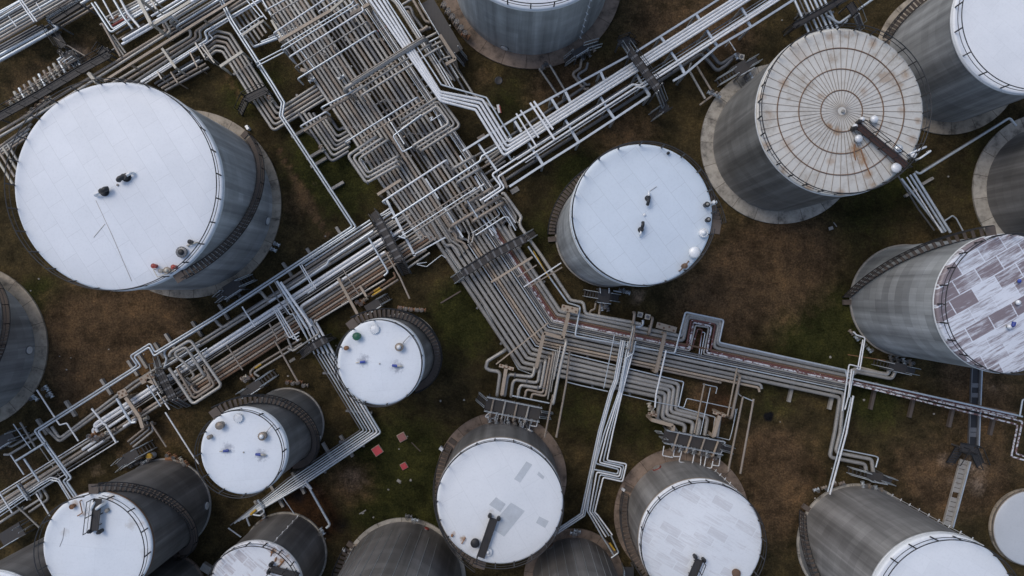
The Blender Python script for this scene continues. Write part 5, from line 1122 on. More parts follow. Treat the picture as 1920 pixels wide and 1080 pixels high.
anchor([(236, 745), (262, 782), (268, 802)], [(223, 741), (238, 734), 14], 'brownish anchor plate over the long rack, nearer the bottom corner'); anchor([(276, 712), (300, 722)], [(264, 715), (288, 702), 13], 'brownish anchor plate over the long rack, nearer the loop walkway')
anchor([(1350, 776), (1338, 818)], [(1337, 773), (1360, 780), 5], 'tan column with a cross head beside the staircase bends'); anchor([(1222, 787), (1262, 798), (1262, 808)], [(1215, 775), (1232, 779), 5], 'tan bent arm at the foot of the bright white rod')

# ------------------------------------------------------------------ walkways, stairs and valve decks
def stair_parts(e, a, b, w, matt='grate', railm='S', rail=True):
    """flight of open treads from a down to b, two side rails"""
    a, b = V(a), V(b); d = b - a; hd = V((d.x, d.y, 0)); ln = hd.length
    if ln < .05: return
    hd.normalize(); sd = hd.cross(V((0,0,1))).normalized()
    n = max(3, int(max(ln, abs(d.z)) / .26)); m = MB()
    for s_ in (-1, 1): m.bar(a + sd*w/2*s_, b + sd*w/2*s_, .06, .16)
    st = m.build('stair', railm, e)
    m = MB()
    for i in range(n):
        c = a.lerp(b, (i + .5) / n); m.box(c, hd, sd, V((0,0,1)), min(.11, ln/n*.3), w/2 - .03, .02)
    m.build('treads', matt, st)
    if rail:
        m = MB()
        for s_ in (-1, 1):
            m.tube([a + sd*w/2*s_ + V((0,0,.95)), b + sd*w/2*s_ + V((0,0,.95))], .04, 6)
            for q in (a, b): m.bar(q + sd*w/2*s_, q + sd*w/2*s_ + V((0,0,.95)), .05, .05)
        m.build('handrail', railm, st)
def catwalk(pts, z, w, label, stairs=(), railm='K', mat='grate', toe=None, group=None, step=False):
    """raised walkway through photo pixels; stairs = (which end, ground pixel)"""
    q = [P(*p, z) for p in pts]; c = q[len(q)//2]; ww = L(w, z)
    e = empty('catwalk', (c.x, c.y, 0), label, 'walkway', group)
    m = MB()
    for a, b in zip(q, q[1:]):
        d = (b - a).normalized() * ww * .0
        m.bar(a, b, ww, .07)
    dk = m.build('deck', mat, e)
    if step:
        m = MB()
        for a, b in zip(q, q[1:]):
            n = int((b - a).length / .75); d = (b - a).normalized(); sd = d.cross(V((0,0,1))).normalized()
            for i in range(n):
                m.box(a.lerp(b, (i+.5)/n) + V((0,0,.05)), d, sd, V((0,0,1)), .10, ww/2 - .02, .014)
        m.build('cleats', 'D', dk)
    for s_ in (-1, 1):
        m = MB()
        off = []
        for i, p in enumerate(q):
            d = (q[min(i+1, len(q)-1)] - q[max(i-1, 0)]).normalized(); off.append(p + d.cross(V((0,0,1))).normalized() * ww/2 * s_)
        for hh, r in ((1.05, .035), (.55, .022)): m.tube([o + V((0,0,hh)) for o in off], r, 6)
        for a, b in zip(off, off[1:]):
            n = max(1, int((b - a).length / 1.5))
            for i in range(n + 1): t = a.lerp(b, i/n); m.bar(t, t + V((0,0,1.06)), .05, .05)
            m.bar(a + V((0,0,.07)), b + V((0,0,.07)), .04, .14)
        m.build('handrail', railm, e)
    for i in range(len(q)):
        m = MB(); m.bar((q[i].x, q[i].y, 0), q[i] - V((0,0,.04)), .14, .14); m.build('post', 'D', e)
    for end, g, rm in stairs:
        gz = g[2] if len(g) > 2 else .05
        stair_parts(e, q[end], P(g[0], g[1], gz), ww * .92, 'grate', rm)
    return e
catwalk([(709, 412), (750, 488)], 2.6, 17, 'dark cleated walkway over the long rack below the crossing', [(1, (764, 514), 'D'), (0, (700, 398), 'D')], step=True)
catwalk([(868, 513), (920, 480), (985, 447)], 2.4, 15, 'dark narrow walkway across the lower rack', [(0, (850, 526), 'S'), (2, (1003, 436), 'S')], step=True)
catwalk([(1184, 100), (1234, 168)], 5.2, 16, 'black bridge over the white run', [(0, (1172, 82, 2.4), 'S'), (1, (1245, 197, 2.0), 'S')], step=True)
catwalk([(1160, 82), (1181, 74)], 2.4, 14, 'upper landing of the black bridge', [(1, (1192, 80), 'K')]); catwalk([(1253, 199), (1238, 208)], 2.0, 15, 'lower landing of the black bridge', [(1, (1219, 221), 'S')])
catwalk([(298, 695), (325, 748)], 2.4, 17, 'dark walkway beside the expansion loops', [(0, (292, 674), 'S'), (1, (350, 762), 'S')], step=True)
catwalk([(583, 652), (612, 636)], 2.2, 14, 'small walkway across the white bundle by the small tanks', [(0, (565, 666), 'D'), (1, (625, 630), 'D')], step=True)
catwalk([(1488, 50), (1590, -6)], 2.4, 11, 'grey walkway crossing the silver group by the ribbed tank', [(0, (1472, 62), 'K')]); catwalk([(1592, 8), (1604, 26)], 2.2, 15, 'little landing at the top edge behind the ribbed tank', [(1, (1614, 52), 'S')])
catwalk([(-6, 222), (70, 180), (150, 132), (205, 102)], 2.4, 15, 'long black walkway over the valve row at the top corner', [], mat='grate'); catwalk([(190, 105), (200, 90)], 2.2, 16, 'black side landing of the long walkway')
catwalk([(462, 186), (500, 168)], 1.8, 15, 'black walkway across the five swinging pipes', [(0, (450, 212), 'K')]); catwalk([(98, 42), (152, 8)], 3.2, 9, 'dark walkway strip inside the corner rack')
catwalk([(95, 50), (120, 88)], 1.6, 14, 'dark walkway by the pump in the corner clearing')
def deck(c, d, ln, w, z, label, sa=None, sb=None, railm='S', n_post=4, rails=(1,), mat='grate'):
    """valve deck: grating on posts, stairs at its two ends"""
    d = V((d[0], d[1])); d.normalize(); nrm = V((-d.y, d.x))
    a = P(c[0] - d.x*ln/2, c[1] - d.y*ln/2, z); b = P(c[0] + d.x*ln/2, c[1] + d.y*ln/2, z); ww = L(w, z)
    e = empty('valve_deck', ((a.x+b.x)/2, (a.y+b.y)/2, 0), label, 'valve deck')
    m = MB(); m.bar(a, b, ww, .08); m.build('deck', mat, e)
    dd = (b - a).normalized(); sd = dd.cross(V((0,0,1))).normalized()
    for s_ in rails:
        m = MB()
        for hh, r in ((1.05, .038), (.55, .022)): m.tube([a + sd*ww/2*s_ + V((0,0,hh)), b + sd*ww/2*s_ + V((0,0,hh))], r, 6)
        k = max(2, int((b - a).length / 1.4))
        for i in range(k + 1): t = a.lerp(b, i/k) + sd*ww/2*s_; m.bar(t, t + V((0,0,1.06)), .05, .05)
        m.build('handrail', railm, e)
    for f in (.04, .96):
        for s_ in (-1, 1):
            t = a.lerp(b, f) + sd*ww*.46*s_; m = MB(); m.bar((t.x, t.y, 0), t - V((0,0,.045)), .12, .12); m.build('post', 'D', e)
    for q, g in ((a, sa), (b, sb)):
        if g: stair_parts(e, q, P(g[0], g[1], .05), L((g[2] if len(g) > 2 else w*.5), z), 'grate', railm)
    return e
deck((437, 541), (.84, -.54), 34, 26, 1.6, 'dark valve deck at the foot of the largest tank', (408, 562, 12), (478, 520, 14))
deck((700, 574), (.84, -.54), 30, 18, 1.5, 'grey valve deck beside the small white tank', None, (730, 556, 13)); deck((478, 725), (.84, -.54), 28, 19, 1.5, 'grey valve deck above the dark walled small tank', (452, 742, 13), (518, 698, 14))
deck((247, 856), (.84, -.5), 28, 22, 1.5, 'grey valve deck beside the charcoal shell in the bottom corner', (222, 875, 15), (290, 832, 16)); deck((1132, 555), (1, .12), 24, 26, 1.6, 'dark valve deck at the foot of the central tank', (1094, 549, 12), (1160, 559, 14))
deck((1683, 689), (1, .22), 34, 17, 1.6, 'dark valve deck below the peeling tank', (1636, 678, 11), (1715, 696, 12)); deck((1640, 893), (1, .18), 30, 15, 1.6, 'dark valve deck above the plain white roof', (1588, 880, 12), (1672, 901, 11))
deck((1390, 129), (.86, -.5), 28, 24, 1.7, 'dark valve deck beside the ribbed tank', (1343, 157, 12), (1420, 112, 12)); deck((1086, 98), (.84, -.52), 26, 16, 1.6, 'dark valve deck under the top tank', (1058, 118, 13), (1124, 83, 12))
deck((828, 50), (.5, .85), 112, 27, 2.0, 'large dark planked valve deck beside the top tank', None, (873, 118, 14), rails=(1,))
deck((962, 765), (1, .2), 104, 26, 1.7, 'long dark valve deck of the patched white roof tank', (896, 742, 14), (1034, 778, 11), rails=(-1, 1)); deck((1298, 826), (1, .2), 110, 24, 1.7, 'long dark valve deck of the scuffed white roof tank', (1232, 813, 14), (1371, 842, 11), rails=(-1, 1))
deck((8, 826), (.84, -.5), 40, 22, 1.5, 'dark valve deck cut by the picture edge below the concrete ring', None, (52, 806, 13)); deck((22, 1002), (.84, -.5), 46, 26, 1.5, 'dark valve deck in the extreme bottom corner', None, (62, 978, 13))
deck((133, 108), (.84, -.54), 20, 22, 1.4, 'black pump deck in the corner clearing'); deck((1178, 1076), (0, 1), 26, 20, 1.2, 'dark stair landing between the two lower white roofs', None, None)
deck((660, 1050), (-.5, 1), 40, 16, 1.2, 'dark stair landing beside the lined charcoal shell', None, None)

# ------------------------------------------------------------------ valves (one built, the rest copied with their parts)
def make_valve(kind, body, wheel):
    e = empty('gate_valve', (0, 0, 0), 'x', 'valve', None)
    m = MB(); m.cyl((-.32, 0, 0), .13, .64, 12, None, (1,0,0)); m.cyl((0,0,0), .17, .34, 12, .12); m.lathe((0,0,-.16), [(0,0), (.17,.02), (.2,.16), (.17,.3), (0,.32)], 12); m.build('body', body, e)
    for x in (-.34, .28):
        m = MB(); m.cyl((x, 0, 0), .23, .07, 14, None, (1,0,0)); m.build('flange', body, e)
    m = MB(); m.cyl((0,0,.3), .04, .42, 8); m.build('stem', 'D', e)
    m = MB(); k = 16; m.tube([V((.19*math.cos(2*math.pi*i/k), .19*math.sin(2*math.pi*i/k), .68)) for i in range(k+1)], .025, 6, False)
    for i in range(3): a = math.pi*i/3; m.bar((.19*math.cos(a), .19*math.sin(a), .68), (-.19*math.cos(a), -.19*math.sin(a), .68), .03, .03)
    m.build('handwheel', wheel, e)
    return e
proto = {k: make_valve(k, b, w_) for k, (b, w_) in {'n': ('N', 'D'), 's': ('S', 'D'), 'o': ('O', 'D'), 'c': ('C', 'B'), 'd': ('D', 'K')}.items()}
used = set()
def valve(kind, x, y, d, z, label, sc_=1.0, group=None):
    p = proto[kind]
    if kind in used:
        e = p.copy(); COL.objects.link(e)
        for ch in p.children:
            c = ch.copy(); COL.objects.link(c); c.parent = e
    else: e = p; used.add(kind)
    e.location = P(x, y, z); e.rotation_euler = (0, 0, math.atan2(-d[1], d[0])); e.scale = (sc_*.82,)*3
    e['label'] = label
    if group: e['group'] = group
    elif 'group' in e: del e['group']
    return e
def valves(kinds, pts, d, z, where, sc_=1.0):
    for i, (x, y) in enumerate(pts):
        k = kinds[i % len(kinds)]
        nm = {'n': 'brown grey', 's': 'silver', 'o': 'rust orange', 'c': 'cream', 'd': 'dark'}[k]
        valve(k, x, y, d, z, f'{nm} valve, {ORD[i]} in the row {where}' if len(pts) > 1 else f'{nm} valve {where}', sc_, f'valves {where}')
row = [(22 + i*9.2, 195 - i*6.6) for i in range(14)]
valves('ccnccncc', row, (.5, .83), .9, 'behind the black walkway at the top corner', 1.15)
valves('ccncc', [(50 + i*9, 222 - i*7) for i in range(6)], (.5, .83), .8, 'between black walkway and largest tank', 1.2)
for i in range(13):
    x, y = 30 + i*9.2, 181 - i*6.6
    pipe([(x - 3, y - 9), (x + 10, y + 15)], .9, 2.9, 'CSNG'[i % 4], f'stub pipe, {ORD[i]} of those rising from the valve row at the top corner', 'stub pipes of the valve row')
valves('nnnnno', [(834, 14), (842, 26), (850, 36), (858, 46), (866, 57), (873, 67)], (.84, .5), 1.0, 'along the large dark deck', 1.5)
valves('ssnsnsdo', [(918, 785), (930, 787), (941, 789), (953, 792), (965, 793), (977, 795), (988, 796), (999, 785)], (.2, 1), .9, 'at the foot of the patched white roof tank', 1.25)
valves('ssssnsos', [(1262, 836), (1275, 838), (1288, 842), (1300, 845), (1313, 848), (1325, 851), (1337, 856), (1346, 850)], (.2, 1), .9, 'at the foot of the scuffed white roof tank', 1.25)
valves('ooc', [(672, 566), (679, 570), (684, 562)], (.8, -.5), .8, 'beside the valve deck of the small white tank', 1.2); valves('cno', [(458, 708), (464, 712), (470, 707)], (.8, -.5), .8, 'beside the valve deck of the dark walled tank', 1.2)
valves('ononoo', [(752, 577), (762, 579), (772, 580), (784, 581), (792, 581)], (1, .1), .8, 'in the rusty cluster above the small white tank', 1.2); valves('onon', [(542, 716), (552, 718), (562, 716), (572, 722)], (1, .1), .8, 'in the rusty cluster above the dark walled tank', 1.1)
valves('ooncn', [(175, 815), (182, 822), (190, 818), (200, 812), (212, 808)], (.84, -.5), 1.4, 'where the white pipes end on the long rack', 1.4); valves('oc', [(258, 772), (272, 786)], (.84, -.5), 1.4, 'by the anchor plate on the long rack', 1.3)
valves('snd', [(1128, 577), (1134, 574), (1139, 578)], (.2, 1), .8, 'below the central tank deck', 1.1); valves('sd', [(1175, 548), (1166, 545)], (1, .3), .7, 'at the end of the central tank deck', 1.2)
valves('ddsn', [(1670, 672), (1682, 674), (1694, 677), (1706, 680)], (.2, 1), .8, 'at the foot of the peeling tank', 1.1); valves('nsns', [(1596, 623), (1606, 634), (1618, 646), (1630, 656)], (.6, .7), .7, 'along the ring of the peeling tank', 1.0)
valves('snsn', [(1618, 908), (1630, 912), (1642, 916), (1653, 920)], (.2, 1), .8, 'at the foot of the plain white roof tank', 1.1); valves('sncn', [(1530, 918), (1545, 914), (1562, 906), (1578, 906)], (.9, -.3), .7, 'by the plain white roof stair', 1.0)
valves('dss', [(1398, 148), (1408, 142), (1380, 106)], (.5, .8), .9, 'around the ribbed tank deck', 1.1); valves('ss', [(1332, 175), (1345, 180)], (.8, .4), .7, 'on the dirty pipe by the ribbed tank', 1.2)
valves('ddn', [(1092, 108), (1104, 102), (1112, 92)], (.5, .8), .9, 'below the top tank', 1.1); valves('nd', [(1016, 130), (1022, 122)], (.8, -.4), .6, 'at the grey pipe ends by the top tank', 1.1)
valves('dddd', [(425, 560), (415, 548), (448, 552), (455, 535)], (.5, .8), .9, 'around the largest tank deck', 1.1); valves('ss', [(513, 468), (519, 458)], (.8, .4), .7, 'on the ring of the largest tank', 1.1)
valves('dsnd', [(262, 866), (272, 866), (282, 860), (250, 872)], (.8, -.5), .8, 'beside the charcoal shell deck', 1.1); valves('ooco', [(318, 852), (330, 856), (340, 862), (350, 868)], (.6, .8), .7, 'behind the bright waste drum', 1.1)
valves('ss', [(498, 976), (604, 996)], (.5, .8), .7, 'at the streaked roof tank foot', 1.3); valves('ds', [(766, 968), (778, 975)], (1, .2), .7, 'on top of the lined charcoal shell edge', 1.2); valves('ss', [(1075, 1000), (1082, 996)], (1, .2), .7, 'behind the half hidden charcoal tank', 1.2)
valves('cc', [(508, 186), (604, 278)], (.5, .8), 1.5, 'on the bends beside the broad rack', 1.2); valves('ss', [(585, 150), (640, 145)], (.8, -.5), 1.8, 'on the flank of the broad rack', 1.2); valves('nd', [(610, 105), (630, 95)], (.5, .83), 1.6, 'in the middle of the broad rack', 1.0)
valves('nn', [(604, 278), (1223, 771)], (.2, 1), 1.0, 'at far apart pipe ends', 1.4) if False else None
valves('cc', [(1218, 762), (1224, 772)], (.2, 1), 1.2, 'at the head of the tan bent arm', 1.3); valves('dd', [(122, 102), (140, 106)], (.8, -.5), 1.0, 'on the corner pump', 1.5)
valves('ss', [(1713, 278), (1768, 430)], (.5, .8), 1.0, 'on the slope pipes by the ribbed tank', 1.1); valves('s', [(66, 746)], (.6, .5), .6, 'on the concrete ring at the picture edge', 1.2); valves('ss', [(96, 740), (88, 728)], (.5, .8), .6, 'beside the ring at the picture edge', 1.1)

# short pipe runs at the manifolds, tied to the decks
for i in range(8):
    x = 922 + i*11
    pipe([(x + 4, 748 + i*2.2), (x - 4, 784 + i*1.6)], [1.9, 1.2][i % 2], 1.6 if i % 2 else 2.0, 'NSGS'[i % 4], f'{ORD[i]} pipe over the long deck of the patched roof tank', 'pipes over the deck of the patched roof tank', None, .7)
for i in range(8):
    x = 1266 + i*12.5
    pipe([(x + 6, 812 + i*2.4), (x - 5, 846 + i*1.8)], [1.9, 1.2][i % 2], 1.7 if i % 2 else 2.0, 'NSTS'[i % 4], f'{ORD[i]} pipe over the long deck of the scuffed roof tank', 'pipes over the deck of the scuffed roof tank', None, .7)
for i, pts in enumerate(([(935, 775), (931, 794), (951, 797)], [(948, 777), (945, 796)], [(984, 780), (981, 802), (975, 801)], [(996, 784), (992, 806), (976, 802)], [(1009, 785), (1006, 800), (994, 798)], [(922, 770), (908, 782), (931, 786)])):
    pipe(pts, 1.0, 1.1, 'W', f'white rod frame, {ORD[i]} at the patched roof tank foot', 'white rod frames at the patched roof tank foot', None, .5)
for i, pts in enumerate(([(1245, 836), (1242, 854), (1262, 858)], [(1265, 840), (1262, 856), (1276, 856), (1278, 845)], [(1279, 843), (1273, 866), (1293, 869)], [(1302, 850), (1298, 870), (1306, 872)], [(1325, 850), (1320, 876), (1334, 878), (1338, 858)], [(1352, 845), (1348, 874), (1336, 872)], [(1315, 850), (1312, 885)])):
    pipe(pts, 1.0, 1.1, 'W', f'white rod frame, {ORD[i]} at the scuffed roof tank foot', 'white rod frames at the scuffed roof tank foot', None, .5)
for d_, lb in (((1126, 566), 'central'),):
    pipe([(1117, 568), (1115, 580), (1107, 582), (1106, 590)], .9, 2.0, 'N', 'bent pale pipe below the central tank deck'); pipe([(1127, 560), (1123, 592)], 1.0, 2.4, 'N', 'straight pipe through the central tank deck'); pipe([(1125, 540), (1126, 550)], 2.0, .9, 'W', 'white rod on the central tank deck, first'); pipe([(1142, 540), (1142, 550)], 2.0, .9, 'W', 'white rod on the central tank deck, second'); pipe([(1150, 545), (1166, 548), (1170, 541)], .8, 1.4, 'S', 'silver hook beside the central tank deck')
# pump heads on the outer thick pipe
def pumphead(x, y, label):
    p = P(x, y, .9); e = empty('pump_head', (p.x, p.y, 0), label, 'pump head')
    m = MB(); m.cyl((p.x, p.y, 0), .2, .9, 12); m.build('stand', 'D', e)
    m = MB(); m.box(p, V((.97,-.22,0)), V((.22,.97,0)), V((0,0,1)), .27, .27, .1); m.build('square_plate', 'C', e)
    m = MB(); m.cyl(p + V((0,0,.1)), .18, .04, 16); m.cyl(p + V((0,0,.14)), .07, .1, 10); m.build('motor', 'D', e)
pumphead(1200, 590, 'white square pump head with a black centre, nearer the bent rack'); pumphead(1214, 594, 'white square pump head with a black centre, beside the curved elbow'); pumphead(1351, 840, 'small pump head at the scuffed roof manifold'); pumphead(1390, 107, 'white square pump head with black spots beside the ribbed tank deck')
pipe([(1190, 586), (1187, 610)], 1.6, 2.8, 'N', 'capped upright pipe beside the pump heads, first', None, .9, .9); pipe([(1224, 596), (1217, 626)], 1.6, 2.8, 'N', 'capped upright pipe beside the pump heads, second', None, .9, .9); pipe([(1188, 612), (1200, 613), (1206, 607), (1205, 600)], 1.2, 2.6, 'S', 'curved silver elbow under the pump heads')
# concrete sleepers
def sleeper(x, y, d, ln, w, label, group, mat='X', h=.4):
    v = V((d[0], d[1])); v.normalize(); m = MB()
    a, b = P(x - v.x*ln/2, y - v.y*ln/2, h/2), P(x + v.x*ln/2, y + v.y*ln/2, h/2)
    m.bar(a, b, w/S, h); 
    o = m.build('sleeper', mat); tag(o, label, 'sleeper', group); return o
for i, (x, y) in enumerate(((268, 676), (250, 690), (300, 657), (200, 725), (133, 766), (370, 617), (420, 585), (540, 507), (585, 480), (640, 440), (590, 290), (630, 350), (598, 305), (562, 249), (320, 640), (80, 800))):
    up = y > 430
    sleeper(x, y, (.55, .83) if up else (.85, -.5), 34, 5, f'concrete sleeper under the silver twin line, {ORD[i]} along it', 'sleepers under the silver twin line')
for i, (x, y) in enumerate(((1334, 686), (1412, 680), (1484, 728), (1560, 742), (1637, 742), (1710, 757), (1784, 775), (1861, 790))):
    sleeper(x, y, (.22, -.97), 52, 5.5, f'brown concrete sleeper under the far lines, {ORD[i]} from the bent rack', 'sleepers under the far lines', 'wood' if i > 3 else 'X')
for i, (x, y) in enumerate(((560, 905), (520, 930), (617, 850), (650, 836), (490, 958))):
    sleeper(x, y, (.5, .85), 46, 5, f'sleeper under the white bundle, {ORD[i]} of them', 'sleepers under the white bundle', 'X')
for i, (x, y) in enumerate(((1638, 330), (1738, 340), (1707, 362))): sleeper(x, y, (.85, -.5), 24, 4.5, f'sleeper under the slope pipes by the ribbed tank, {ORD[i]}', 'sleepers under the slope pipes', 'X')
# concrete trench with its cable tray and the stile over it
def slabrun(name, pts, w, h, mat, label, cat, kind=None):
    q = [P(*p, 0) for p in pts]; m = MB()
    for a, b in zip(q, q[1:]): m.bar(a + V((0,0,h/2)), b + V((0,0,h/2)), w/S, h)
    o = m.build(name, mat); tag(o, label, cat, None, kind); return o
tr = empty('cable_trench', P(1822, 740, 0), 'concrete cable trench with a pale side tray running down past the peeling tank', 'cable trench')
for pts in ([(1829, 690), (1823, 838)], [(1808, 862), (1775, 985)]):
    a, b = P(*pts[0], .1), P(*pts[1], .1); d = (b - a).normalized(); sd = d.cross(V((0,0,1))).normalized(); ln = (b - a).length
    up = pts[0][1] < 800
    m = MB()
    for s_ in (-1, 1): m.bar(a + sd*.42*s_, b + sd*.42*s_, .1, .3)
    m.build('trench_wall', 'D' if up else 'X', tr)
    if up:
        m = MB(); m.bar(a - V((0,0,.02)), b - V((0,0,.02)), .74, .06); m.build('cable_bed', 'K', tr)
    m = MB(); n = int(ln / .5)
    for i in range(n):
        if rnd.random() < (.22 if up else .93): m.box(a.lerp(b, (i+.5)/n) + V((0,0,.03)), d, sd, V((0,0,1)), .225, .36, .03)
    m.build('cover_slabs', 'X' if not up else 'D', tr)
    m = MB(); m.bar(a + sd*-.54 + V((0,0,.2)), b + sd*-.54 + V((0,0,.2)), .12, .12); m.build('side_tray', 'S', tr)
catwalk([(1800, 838), (1826, 842)], 1.3, 17, 'black stile with steps over the concrete trench', [(0, (1782, 868), 'K'), (1, (1838, 872), 'K')])
stair_parts(COL.objects['catwalk.018'] if 'catwalk.018' in COL.objects else None, P(1812, 846, 1.3), P(1806, 872, .05), 1.6, 'grate', 'K') if 'catwalk.018' in COL.objects else None
# red pit covers on the grass
def cover(x, y, s_, mat, label, rot=.6):
    c = P(x, y, 0); e = empty('pit_cover', c, label, 'pit cover')
    ax = V((math.cos(rot), math.sin(rot), 0)); ay = V((-ax.y, ax.x, 0)); m = MB(); m.box(c + V((0,0,.1)), ax, ay, V((0,0,1)), s_/S*.5, s_/S*.5, .1); m.build('box', 'T', e)
    m = MB(); m.box(c + V((0,0,.225)), ax, ay, V((0,0,1)), s_/S*.44, s_/S*.44, .022); m.build('lid', mat, e)
fr = paint('faded_red_paint', (.50, .055, .065), .55, 0, dirt=(.4, .16, .14), amt=.35); fr2 = paint('pinkish_red_paint', (.30, .12, .11), .6, 0, dirt=(.2, .1, .08), amt=.5)
cover(708, 844, 17, fr, 'bright red square pit cover on the grass'); cover(754, 819, 15, fr2, 'dull pinkish pit cover, highest of the three on the grass', .5); cover(758, 873, 12, fr, 'small red pit cover on the grass below the other two', .5)
# drum and bits by the charcoal shell
p = P(288, 853, 0); e = empty('waste_drum', p, 'white and yellow waste drum beside the charcoal shell', 'drum'); m = MB(); m.cyl(p, .34, .8, 18); m.build('barrel', 'W', e); m = MB(); m.cyl(p + V((0,.05,.8)), .36, .16, 18, .3); m.build('lid', 'Y', e)
p = P(318, 860, 0); e = empty('orange_crate', p, 'orange crate lying beside the waste drum', 'crate'); m = MB(); m.box(p + V((0,0,.15)), V((1,.1,0)).normalized(), V((-.1,1,0)).normalized(), V((0,0,1)), .35, .2, .13); m.build('box', 'O', e); m = MB(); m.tube([p + V((-.3,0,.3)), p + V((0,0,.5)), p + V((.3,0,.3))], .03, 6); m.build('handle', 'O', e)
# small ground clutter
def scrap(x, y, s_, mat, h=.08):
    m = MB(); n = rnd.choice((5, 6, 7)); c = P(x, y, 0); vs = []
    for zz, k in ((0, 1), (h, .7)):
        for i in range(n):
            a = 2*math.pi*i/n + rnd.random()*.5; r = s_/S*.5*k*rnd.uniform(.6, 1.1); vs.append(c + V((r*math.cos(a), r*math.sin(a), zz)))
    m.add(vs, [(i, (i+1) % n, n+(i+1) % n, n+i) for i in range(n)] + [tuple(range(n, 2*n))]); o = m.build('pale_stone', mat)
    tag(o, 'pale stone scrap lying loose on the grass', 'stone', 'pale stones on the grass')
for x, y, s_ in ((204, 655, 3), (125, 693, 4), (112, 668, 2.5), (133, 671, 2.5), (270, 664, 4), (610, 443, 4), (1778, 331, 4), (1557, 670, 6), (1620, 750, 6), (1751, 776, 5), (1463, 791, 3), (748, 842, 4), (764, 818, 4), (750, 905, 5), (770, 900, 6), (728, 918, 5), (680, 962, 6), (700, 970, 4), (1205, 165, 3), (1466, 38, 4), (1523, 945, 3), (1528, 934, 4), (630, 648, 4), (500, 170, 4), (540, 705, 5), (870, 750, 5), (826, 752, 5), (610, 1010, 4), (73, 523, 5), (58, 545, 4), (1100, 1012, 5), (1640, 990, 3), (1560, 878, 4)):
    scrap(x, y, s_, 'X')
def plank(x, y, dx, dy, ln, w, label, mat='wood', h=.08):
    v = V((dx, dy)); v.normalize(); m = MB(); m.bar(P(x - v.x*ln/2, y - v.y*ln/2, h/2), P(x + v.x*ln/2, y + v.y*ln/2, h/2), w/S, h); o = m.build('plank', mat); tag(o, label, 'plank')
plank(845, 557, 1, -.6, 44, 2.5, 'thin brown plank lying by the lower rack'); plank(965, 357, .9, -.55, 16, 9, 'grey slab lying beside the thick outer pipe', 'X', .2); plank(1558, 428, .9, -.3, 8, 6, 'small grey slab by the ribbed tank ring', 'X'); plank(1566, 421, .6, .8, 10, 1.5, 'thin pale stick beside the small slab', 'X')
plank(548, 675, .8, -.5, 12, 5, 'pale slab beside the small walkway', 'X'); plank(903, 258, .85, -.5, 16, 9, 'tan slab by the foot of the white run', 'T'); plank(780, 838, .7, .7, 24, 1.5, 'thin stick near the highest pit cover'); plank(680, 960, .85, -.5, 14, 2, 'light stick on the grass by the lined shell', 'X'); plank(748, 902, .8, .5, 8, 5, 'pale block below the pit covers', 'X'); plank(935, 204, .2, 1, 16, 5, 'red and white marker post lying by the white run', 'W'); plank(938, 205, .2, 1, 14, 2, 'red stripe board beside the marker post', 'R', .14)
p = P(935, 151, 0); m = MB(); m.lathe(p, [(.0, .012), (.33, .012), (.42, .05), (.42, .0)], 20); o = m.build('manhole_cover', 'K'); tag(o, 'round black manhole on the grass below the top tank', 'manhole')
plank(865, 790, .2, .9, 3, 3, 'tiny pale block by the manifold grass', 'X') if False else None
plank(668, 1027, .3, 1, 14, 8, 'tan block beside the stair of the lined shell', 'T', .4); plank(645, 1031, 0, 1, 6, 5, 'small white box beside the lined shell stair', 'W', .5); plank(388, 1065, .8, .5, 20, 14, 'grey block between the two dark tanks at the bottom edge', 'X', .5); plank(148, 970, .5, .8, 9, 7, 'grey box on the dirt above the railed roof', 'X', .4)
plank(828, 841, .8, .6, 8, 6, 'white box on the brown ring of the patched roof tank', 'W', .6); plank(1168, 917, .8, .6, 6, 5, 'white box on the brown ring of the scuffed roof tank', 'W', .6); plank(465, 240, .5, .8, 8, 5, 'white box at the stair head of the largest tank', 'W', .6) if True else None

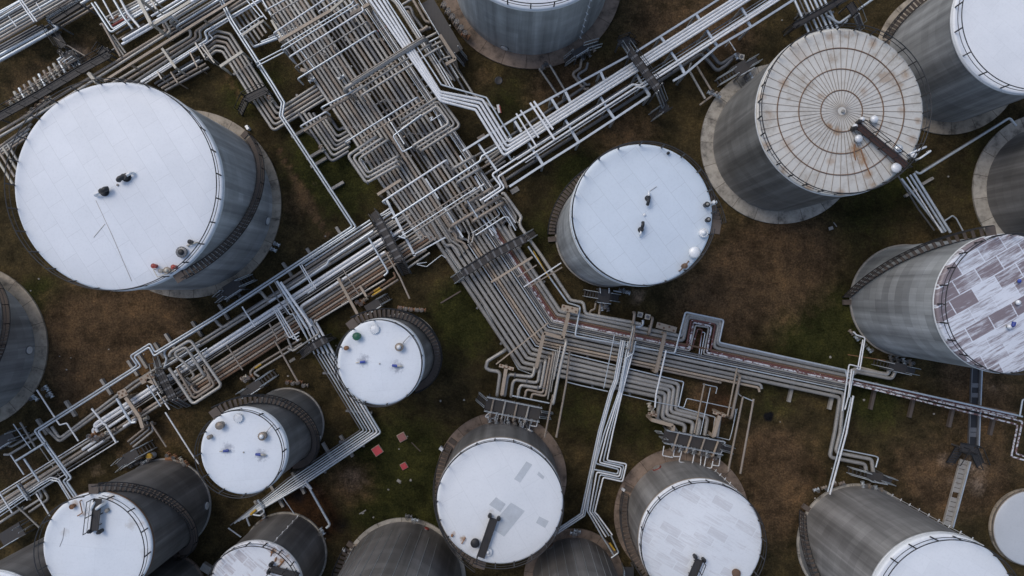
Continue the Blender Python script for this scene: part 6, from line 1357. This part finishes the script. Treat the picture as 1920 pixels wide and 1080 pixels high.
# beyond the three hundred largest pipes, the rest become one mass of small pipework
PIPES.sort(key=lambda t: -t[0])
rest = [o for _, o in PIPES[296:]]
vs, fs, mi, sm, mats = [], [], [], [], []
for o in rest:
    mt = o.data.materials[0]
    if mt not in mats: mats.append(mt)
    k = len(vs); vs += [tuple(o.matrix_basis @ v.co) for v in o.data.vertices]
    for p in o.data.polygons: fs.append([k + i for i in p.vertices]); mi.append(mats.index(mt)); sm.append(p.use_smooth)
    for ch in list(o.children): bpy.data.objects.remove(ch)
    bpy.data.objects.remove(o)
me = bpy.data.meshes.new('small_pipework'); me.from_pydata(vs, [], fs)
for mt in mats: me.materials.append(mt)
me.polygons.foreach_set('material_index', mi); me.polygons.foreach_set('use_smooth', sm); me.update()
o = bpy.data.objects.new('small_pipework', me); COL.objects.link(o)
tag(o, 'scattered short stub pipes and elbows among racks and tank feet', 'pipework', None, 'stuff')

# ------------------------------------------------------------------ light, sky and camera
SUN_EL, SUN_AZ = math.radians(52), math.radians(135)     # azimuth measured from +x (photo: light comes from the upper corner by the big tank)
w = bpy.data.worlds.new('World'); sc.world = w; w.use_nodes = True
n, l = w.node_tree.nodes, w.node_tree.links
sky = n.new('ShaderNodeTexSky'); sky.sky_type = 'NISHITA'; sky.sun_disc = False
sky.sun_elevation = SUN_EL; sky.sun_rotation = math.radians(90) - SUN_AZ
sky.air_density = 1.0; sky.dust_density = 2.0; sky.ozone_density = .3
bg = n['Background']; l.new(sky.outputs[0], bg.inputs[0]); bg.inputs[1].default_value = .15
sd = bpy.data.lights.new('sun', 'SUN'); sd.energy = .85; sd.angle = math.radians(28); sd.color = (1.0, .965, .90)
so = bpy.data.objects.new('sun', sd); COL.objects.link(so)
d = V((math.cos(SUN_EL)*math.cos(SUN_AZ), math.cos(SUN_EL)*math.sin(SUN_AZ), math.sin(SUN_EL)))
so.rotation_euler = d.to_track_quat('Z', 'Y').to_euler(); so.location = d * 60
cd = bpy.data.cameras.new('camera'); co = bpy.data.objects.new('camera', cd); COL.objects.link(co)
co.location = (0, 0, H); co.rotation_euler = (0, 0, 0)
cd.sensor_width = 36; cd.lens = 36 * H / (1920 / S); cd.clip_end = 5000; cd.clip_start = .5
sc.camera = co
sc.render.engine = 'CYCLES'
sc.view_settings.view_transform = 'Standard'; sc.view_settings.look = 'None'; sc.view_settings.gamma = 1; sc.view_settings.exposure = .02
sc.cycles.max_bounces = 6
